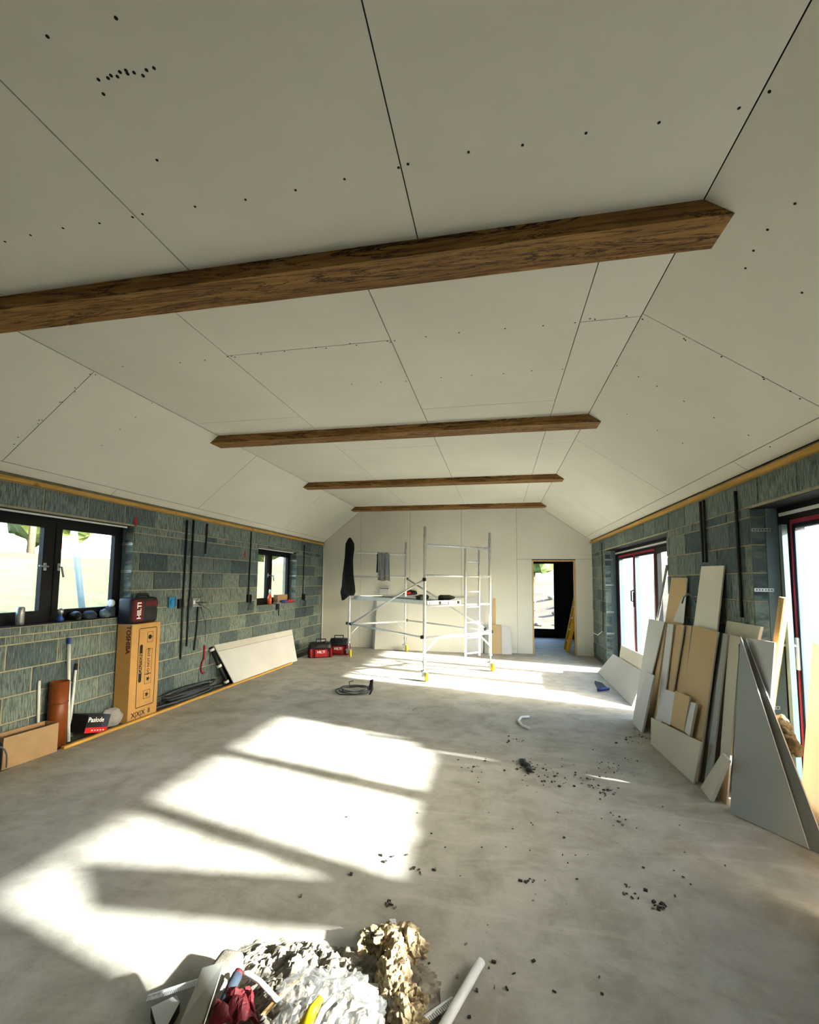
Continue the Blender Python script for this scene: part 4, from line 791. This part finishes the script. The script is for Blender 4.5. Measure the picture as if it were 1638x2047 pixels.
# small offcuts in front
def small(xb, xt, pxs, mat, lab, th=.0125):
    return sheet('board_offcut', [LP(x, y, xb, xt) for x, y in pxs], th, mat, lab)
small(1.475, 1.73, [(1262.5, 1450), (1282, 1470), (1308, 1350), (1293, 1343)], 'board_white', 'short white board at the front of the stack by the far sheets', .02)
small(1.505, 1.80, [(1311, 1436), (1340, 1450), (1350, 1384), (1331, 1378)], 'board_white', 'small white square offcut above the grey strip')
small(1.495, 1.78, [(1340, 1448), (1367, 1462), (1379.5, 1393), (1351, 1380)], 'board_brown', 'small brown offcut between two white pieces')
small(1.49, 1.78, [(1369, 1462), (1379, 1472), (1391.5, 1406), (1382, 1403)], 'board_white', 'very narrow white offcut on the broad brown board', .02)
sheet('board_offcut', [F(1301.5, 1487, .004), F(1387, 1567, .004), LP(1402, 1484, 1.49, 1.72), LP(1311, 1436, 1.49, 1.72)], .0125, 'board_cream', 'wide low strip lying across the foot of the stack')
sheet('board_offcut', [F(1401, 1574, .004), F(1421, 1602, .004), X(1456, 1519, 1.575), X(1439, 1503, 1.575)], .022, 'board_cream', 'short thick offcut tilted at the foot of the cream board')
# timber, profile, tuft and peach board near the door
p, q = X(1569, 1195, 2.05), X(1541, 1396, 2.0); e = todown(p, q, .02); d = (p-e).normalized(); sd = d.cross(Vector((1, 0, .2))).normalized()
t = thing('timber_length', 'pale timber length leaning on the near door jamb', 'timber', (e.x, e.y, 0)); MB().obox((p+e)/2, d, sd, d.cross(sd), (p-e).length/2, .030, .020).build('timber_body', 'timber_z', t); MB().obox((p+e)/2-sd*.0 + d.cross(sd)*0, d, sd, d.cross(sd), (p-e).length/2-.002, .0312, .012).build('white_edge', 'board_white', t)  # white band along the timber's edges
p, q = X(1565, 1049, 2.13), X(1588, 1420, 2.10); e = todown(p, q, .02); d = (p-e).normalized(); tag(MB().obox((p+e)/2, d, (0, 1, 0), (1, 0, 0), (p-e).length/2, .020, .018).build('door_profile', 'closer'), 'tall grey profile standing against the near door frame', 'profile')
m = MB()
for k in range(7): s_ = k/6; c = X(1562+30*s_, 1442+58*s_, 1.965); m.blob(c, (.035, .035, .035), 3, .9, 22, k)
tag(m.build('wool_tuft', 'insulation', None, True), 'tuft of brown mineral wool caught behind the sloping board', 'insulation')
a_ = N('backlit_board'); a_.t.nodes.remove(a_.b); df = a_.n('ShaderNodeBsdfDiffuse'); df.inputs[0].default_value = lin('ecd6ba'); tl = a_.n('ShaderNodeBsdfTranslucent'); tl.inputs[0].default_value = lin('f4e6d2'); mx = a_.n('ShaderNodeMixShader'); mx.inputs[0].default_value = .22; a_.l(df.outputs[0], mx.inputs[1]); a_.l(tl.outputs[0], mx.inputs[2]); a_.l(mx.outputs[0], a_.o.inputs[0]); MT['backlit_board'] = a_.m  # translucency added so the board's shaded face looks bright
p, q = LP(1628, 1283, 2.06, 2.13), LP(1606, 1540, 2.06, 2.13); e = todown(p, q); sheet('peach_board', [e, e+Vector((0, -1.3, 0)), Vector((p.x-.01, p.y-1.3, 1.16)), Vector((p.x-.01, p.y-.12, 1.16)), p], .025, 'backlit_board', 'peach coloured board standing at the right edge of view', 'board', None, 'backlit_board', 'backlit_board')
# unseen boards and a plank added by the same door to shade the floor
for k, (y0, y1, zt, xb) in enumerate(((1.62, 2.56, 1.05, 1.62), (.95, 1.72, 1.03, 1.585), (.2, 1.05, 1.02, 1.55))):
    sheet('board_offcut', [(xb, y1, .004), (xb, y0, .004), (1.91-.03*k, y0+.02, zt), (1.91-.03*k, y1, zt)], .0125, ['board_white', 'board_brown', 'board_cream'][k], ['white', 'brown', 'cream'][k]+' board added unseen past the peach board to shade the floor')
p, q = Vector((1.765, 1.15, 1.67)), Vector((1.47, 2.45, .02)); d = (p-q).normalized(); sd = d.cross(Vector((1, 0, 0))).normalized(); tag(MB().obox((p+q)/2, d, sd, d.cross(sd), (p-q).length/2, .14, .012).build('plank', 'timber_z'), 'unseen plank added past the right edge for its floor shadow', 'plank')  # set out of view to throw the diagonal shadow on the floor

# ------------------------------------------------------------------ rubbish heap in the foreground
def flat(name, pts, th, mat, lab, cat, side='gypsum_edge'):
    m = PB(); m.prism([Vector(p) for p in pts], (0, 0, -th)); return tag(m.build(name, [mat, side, side]), lab, cat)
flat('board_strip', [F(405, 1934.5, .20), F(448, 1922, .20), F(407.5, 2047, .09), F(395, 2085, .055), F(340, 2090, .055), F(360, 2047, .09)], .013, 'board_dark', 'grey board strip propped up on the rubbish heap', 'board')
tag(MB().rbox((-1.06, 1.68, .045), (.10, .22, .088), .02).build('rubble_lump', 'rubble', None, True), 'pale lump under the propped grey strip', 'rubble')
flat('board_scrap', [F(302, 2013, .04), F(353, 1989, .04), F(360, 2003, .04), F(335, 2050, .04), F(315, 2060, .04)], .036, 'board_white', 'small white board scrap left of the grey strip', 'board', 'black')
def bead(lab, a, b, n=26):
    a, b = Vector(a), Vector(b); d = (b-a).normalized(); sd = d.cross(Vector((0, 0, 1))).normalized(); L_ = (b-a).length; t = thing('corner_bead', lab, 'bead', tuple(Vector((a.x, a.y, 0))))
    MB().obox((a+b)/2, d, sd, (0, 0, 1), L_/2, .004, .004).build('nose', 'white_plastic', t)
    m = MB()
    for k in range(n): m.obox(a+d*(L_*(k+.5)/n)+sd*.013, d, sd, (0, 0, 1), L_/n*.3, .010, .001)
    o = m.build('perforated_wing', 'white_plastic', t); o['kind'] = 'stuff'
bead('white perforated bead sticking out left of the heap', F(296, 1992, .02), F(400, 1958, .06)); bead('white perforated bead beside the grey gutter length', F(830, 2047, .02), F(905, 1995, .02), 20)
t = thing('foam_tube', 'dark blue lagging tube on the rubbish heap', 'tube', tuple(F(455, 2000))); pts = [F(475, 1949, .13), F(462, 1975, .12), F(448, 2005, .10), F(436, 2040, .06), F(428, 2080, .03)]; MB().tube(pts, .019, 12).build('tube_wall', 'foam', t, True); MB().tube([pts[0], pts[0]+(pts[0]-pts[1]).normalized()*.012], .0165, 12).build('tube_end', 'dark_red', t, True)
m = MB(); c = F(472, 2040, .03)
def rag(u, v):
    p = lerp(lerp(F(415, 2075, .05), F(440, 2018, .05), v), lerp(F(515, 2060, .05), F(500, 2005, .05), v), u); return p+Vector((0, 0, .05+.035*noise.noise(Vector((u*5, v*5, 1)))+.03*abs(math.sin(u*6+v*3))-.05*(abs(u-.5)+abs(v-.5))))
m.sheetgrid(rag, 22, 18); o = m.build('red_rag', 'dark_red', None, False); md = o.modifiers.new('thick', 'SOLIDIFY'); md.thickness = .012; tag(o, 'crumpled dark red cloth on the rubbish heap', 'cloth')
m = MB(); rr = random.Random(11)
def heap(u, v):
    x = -1.12+.92*u; y = 1.30+.70*v; e = max(0, 1-((u-.5)/.5)**2)*max(0, 1-((v-.42)/.58)**2)
    return Vector((x, y, max(.0005, -.012+.07*e**.6+.035*noise.fractal(Vector((x*13, y*13, 0)), .7, 2.1, 5)*min(1, e*3)+.018*noise.noise(Vector((x*45, y*45, 0)))*min(1, e*3))))
m.sheetgrid(heap, 90, 70); kp = [k for k, f in enumerate(m.f) if max(m.v[i].z for i in f) > .0015]; m.f = [m.f[k] for k in kp]; m.mi = [0]*len(kp); us = sorted({i for f in m.f for i in f}); ix = {i: k for k, i in enumerate(us)}; m.v = [m.v[i] for i in us]; m.f = [[ix[i] for i in f] for f in m.f]; o = tag(m.build('plaster_rubble', 'rubble', None, False), 'spread of broken pale plaster and dust in the foreground', 'rubble'); o['kind'] = 'stuff'
for k, (a, b, r, mt, lab) in enumerate((((629, 1929, .05), (528, 2027, .05), .011, 'timber_z', 'longest thin stick crossing the rubbish heap'), ((598, 1960, .06), (520, 2035, .07), .008, 'timber_z', 'short dark stick below the longest one on the heap'), ((548, 1950, .06), (500, 1990, .07), .006, 'debris', 'blackened twig near the white hose on the heap'))):
    tag(MB().tube([F(*a), lerp(F(*a), F(*b), .5)+Vector((0, 0, .008)), F(*b)], [r*.5, r, r*.8], 6).build('stick', mt), lab, 'stick')
tag(MB().tube([F(470, 1950, .10), F(495, 1946, .12), F(520, 1962, .12), F(545, 1988, .10), F(562, 2008, .07)], .009, 8).build('white_hose', 'white_plastic', None, True), 'thin white hose curving over the rubbish heap', 'hose')
m = MB(); c = F(650, 2030, .03); m.blob((c.x+.01, c.y-.03, .075), (.20, .11, .085), 5, .5, 11, 3, .02); tag(m.build('polythene_bag', 'plastic_bag', None, False), 'crumpled clear polythene sack on the rubbish heap', 'bag')
tag(MB().tube([F(640, 1998, .19), F(625, 2020, .20), F(610, 2048, .16), F(600, 2075, .10)], [.012, .018, .02, .012], 8).build('yellow_strap', 'yellow', None, True), 'yellow strip showing in the clear sack', 'strap')
for (a, b, lab) in (((668, 1995, .17), (622, 2070, .12), 'upper white plastic strip beside the yellow one'), ((690, 2000, .16), (650, 2075, .12), 'lower white plastic strip on the clear sack')): tag(MB().tube([F(*a), lerp(F(*a), F(*b), .5)+Vector((0, 0, .02)), F(*b)], .010, 8).build('plastic_strip', 'white_plastic', None, True), lab, 'strip')
flat('board_scrap', [F(700, 1962, .055), F(757, 1966, .055), F(758, 2016, .055), F(705, 2012, .055)], .02, 'board_cream', 'dusty square board scrap left of the wool heap', 'board')
t = thing('wool_heap', 'torn heap of yellow brown mineral wool in the foreground', 'insulation', tuple(F(790, 1950)))
lumps = [(735, 1882, .05, .055, .04), (765, 1880, .07, .07, .05), (800, 1878, .08, .07, .05), (825, 1893, .06, .055, .05), (795, 1903, .06, .06, .05), (785, 1935, .06, .055, .055), (775, 1960, .055, .05, .055), (800, 1955, .05, .05, .05), (790, 1985, .055, .05, .05), (815, 1995, .05, .05, .04), (835, 2005, .045, .04, .035), (810, 2030, .06, .05, .045), (825, 2050, .06, .05, .04)]
m = MB()
for k, (px, py, rx_, ry_, rz_) in enumerate(lumps): c = F(px, py, rz_*.9); m.blob(c, (rx_*.85, ry_*.85, rz_), 4, .62, 30, k*2, .004)
m.build('wool', 'insulation', t, False)
t = thing('plastic_scrap', 'dark plastic splinters sticking out behind the wool heap', 'scrap', tuple(F(760, 1862)))
for a, b in (((738, 1855, .01), (752, 1872, .09)), ((750, 1850, .01), (760, 1870, .10)), ((785, 1838, .02), (790, 1860, .09))): 
    p, q = F(*a), F(*b); MB().obox((p+q)/2, q-p, (q-p).cross(Vector((0, 0, 1))), (0, 0, 1), (q-p).length/2, .014, .003).build('splinter', 'debris' if a[0] < 780 else 'white_plastic', t)
a, b = F(962, 1917, .035), F(870, 2075, .05); d = (b-a).normalized(); sd = d.cross(Vector((0, 0, 1))).normalized(); m = MB(); n_ = 9
def gut(u, v): an = math.pi*(u-.5)*1.15; return lerp(a, b, v)+sd*math.sin(an)*.018+Vector((0, 0, math.cos(an)*.018-.012))
m.sheetgrid(gut, 10, 8); o = m.build('gutter_length', 'white_plastic', None, True); md = o.modifiers.new('thick', 'SOLIDIFY'); md.thickness = .003; tag(o, 'grey white plastic trunking length lying in the foreground', 'trunking')
flat('plastic_shard', [F(880, 1982, .012), F(892, 1978, .012), F(902, 2050, .012), F(884, 2056, .012)], .008, 'board_grey', 'small grey shard left of the trunking length', 'shard')
# white hose offcut and debris on the floor
tag(MB().tube([F(1058, 1433, .014), F(1042, 1434, .014), F(1037, 1441, .014), F(1044, 1450, .014), F(1058, 1456, .014)], .016, 8).build('pipe_offcut', 'white_plastic', None, True), 'short curved white pipe offcut on the floor', 'pipe')
m = MB()
for k, (px, py) in enumerate(((1046, 1523), (1052, 1530), (1058, 1537))): m.blob(F(px, py, .016), (.03, .06, .02), 2, .5, 16, k, .002)
tag(m.build('black_scrap', 'black', None, False), 'black rubber scrap lying on the open floor', 'scrap')
rr = random.Random(5); m = MB(); rm = MB()
cl = [(1050, 1530, 40, 14, 22), (1075, 1550, 60, 16, 30), (1215, 1582, 24, 12, 22), (1225, 1530, 70, 30, 40), (950, 1530, 26, 40, 18), (845, 1740, 25, 10, 10), (1240, 1640, 18, 14, 7), (1310, 1812, 30, 10, 12), (1055, 1762, 30, 8, 8), (1270, 1780, 25, 12, 7), (1280, 1475, 40, 16, 26), (1030, 1480, 20, 10, 10), (1150, 1560, 60, 25, 26), (780, 1815, 12, 20, 8), (840, 1940, 30, 30, 8), (1180, 1700, 300, 150, 40), (700, 1700, 300, 100, 10), (1000, 1950, 300, 80, 16), (835, 1420, 12, 5, 6)]
for cx, cy, sx, sy, n in cl:
    for k in range(n):
        p = F(cx+rr.gauss(0, .5)*sx, cy+rr.gauss(0, .5)*sy, .003); s_ = rr.uniform(.003, .009)*(1.15 if n < 40 else .8)
        (m if rr.random() < .72 else rm).obox(p+Vector((0, 0, s_*.2)), (math.cos(k), math.sin(k), 0), (-math.sin(k), math.cos(k), .2), (0, 0, 1), s_, s_*rr.uniform(.3, .8), s_*.35)
o = tag(m.build('floor_grit', 'debris', None), 'scattered dark grit and chips across the floor', 'debris'); o['kind'] = 'stuff'
o = tag(rm.build('plaster_crumbs', 'rubble', None), 'scattered pale plaster crumbs across the floor', 'debris'); o['kind'] = 'stuff'
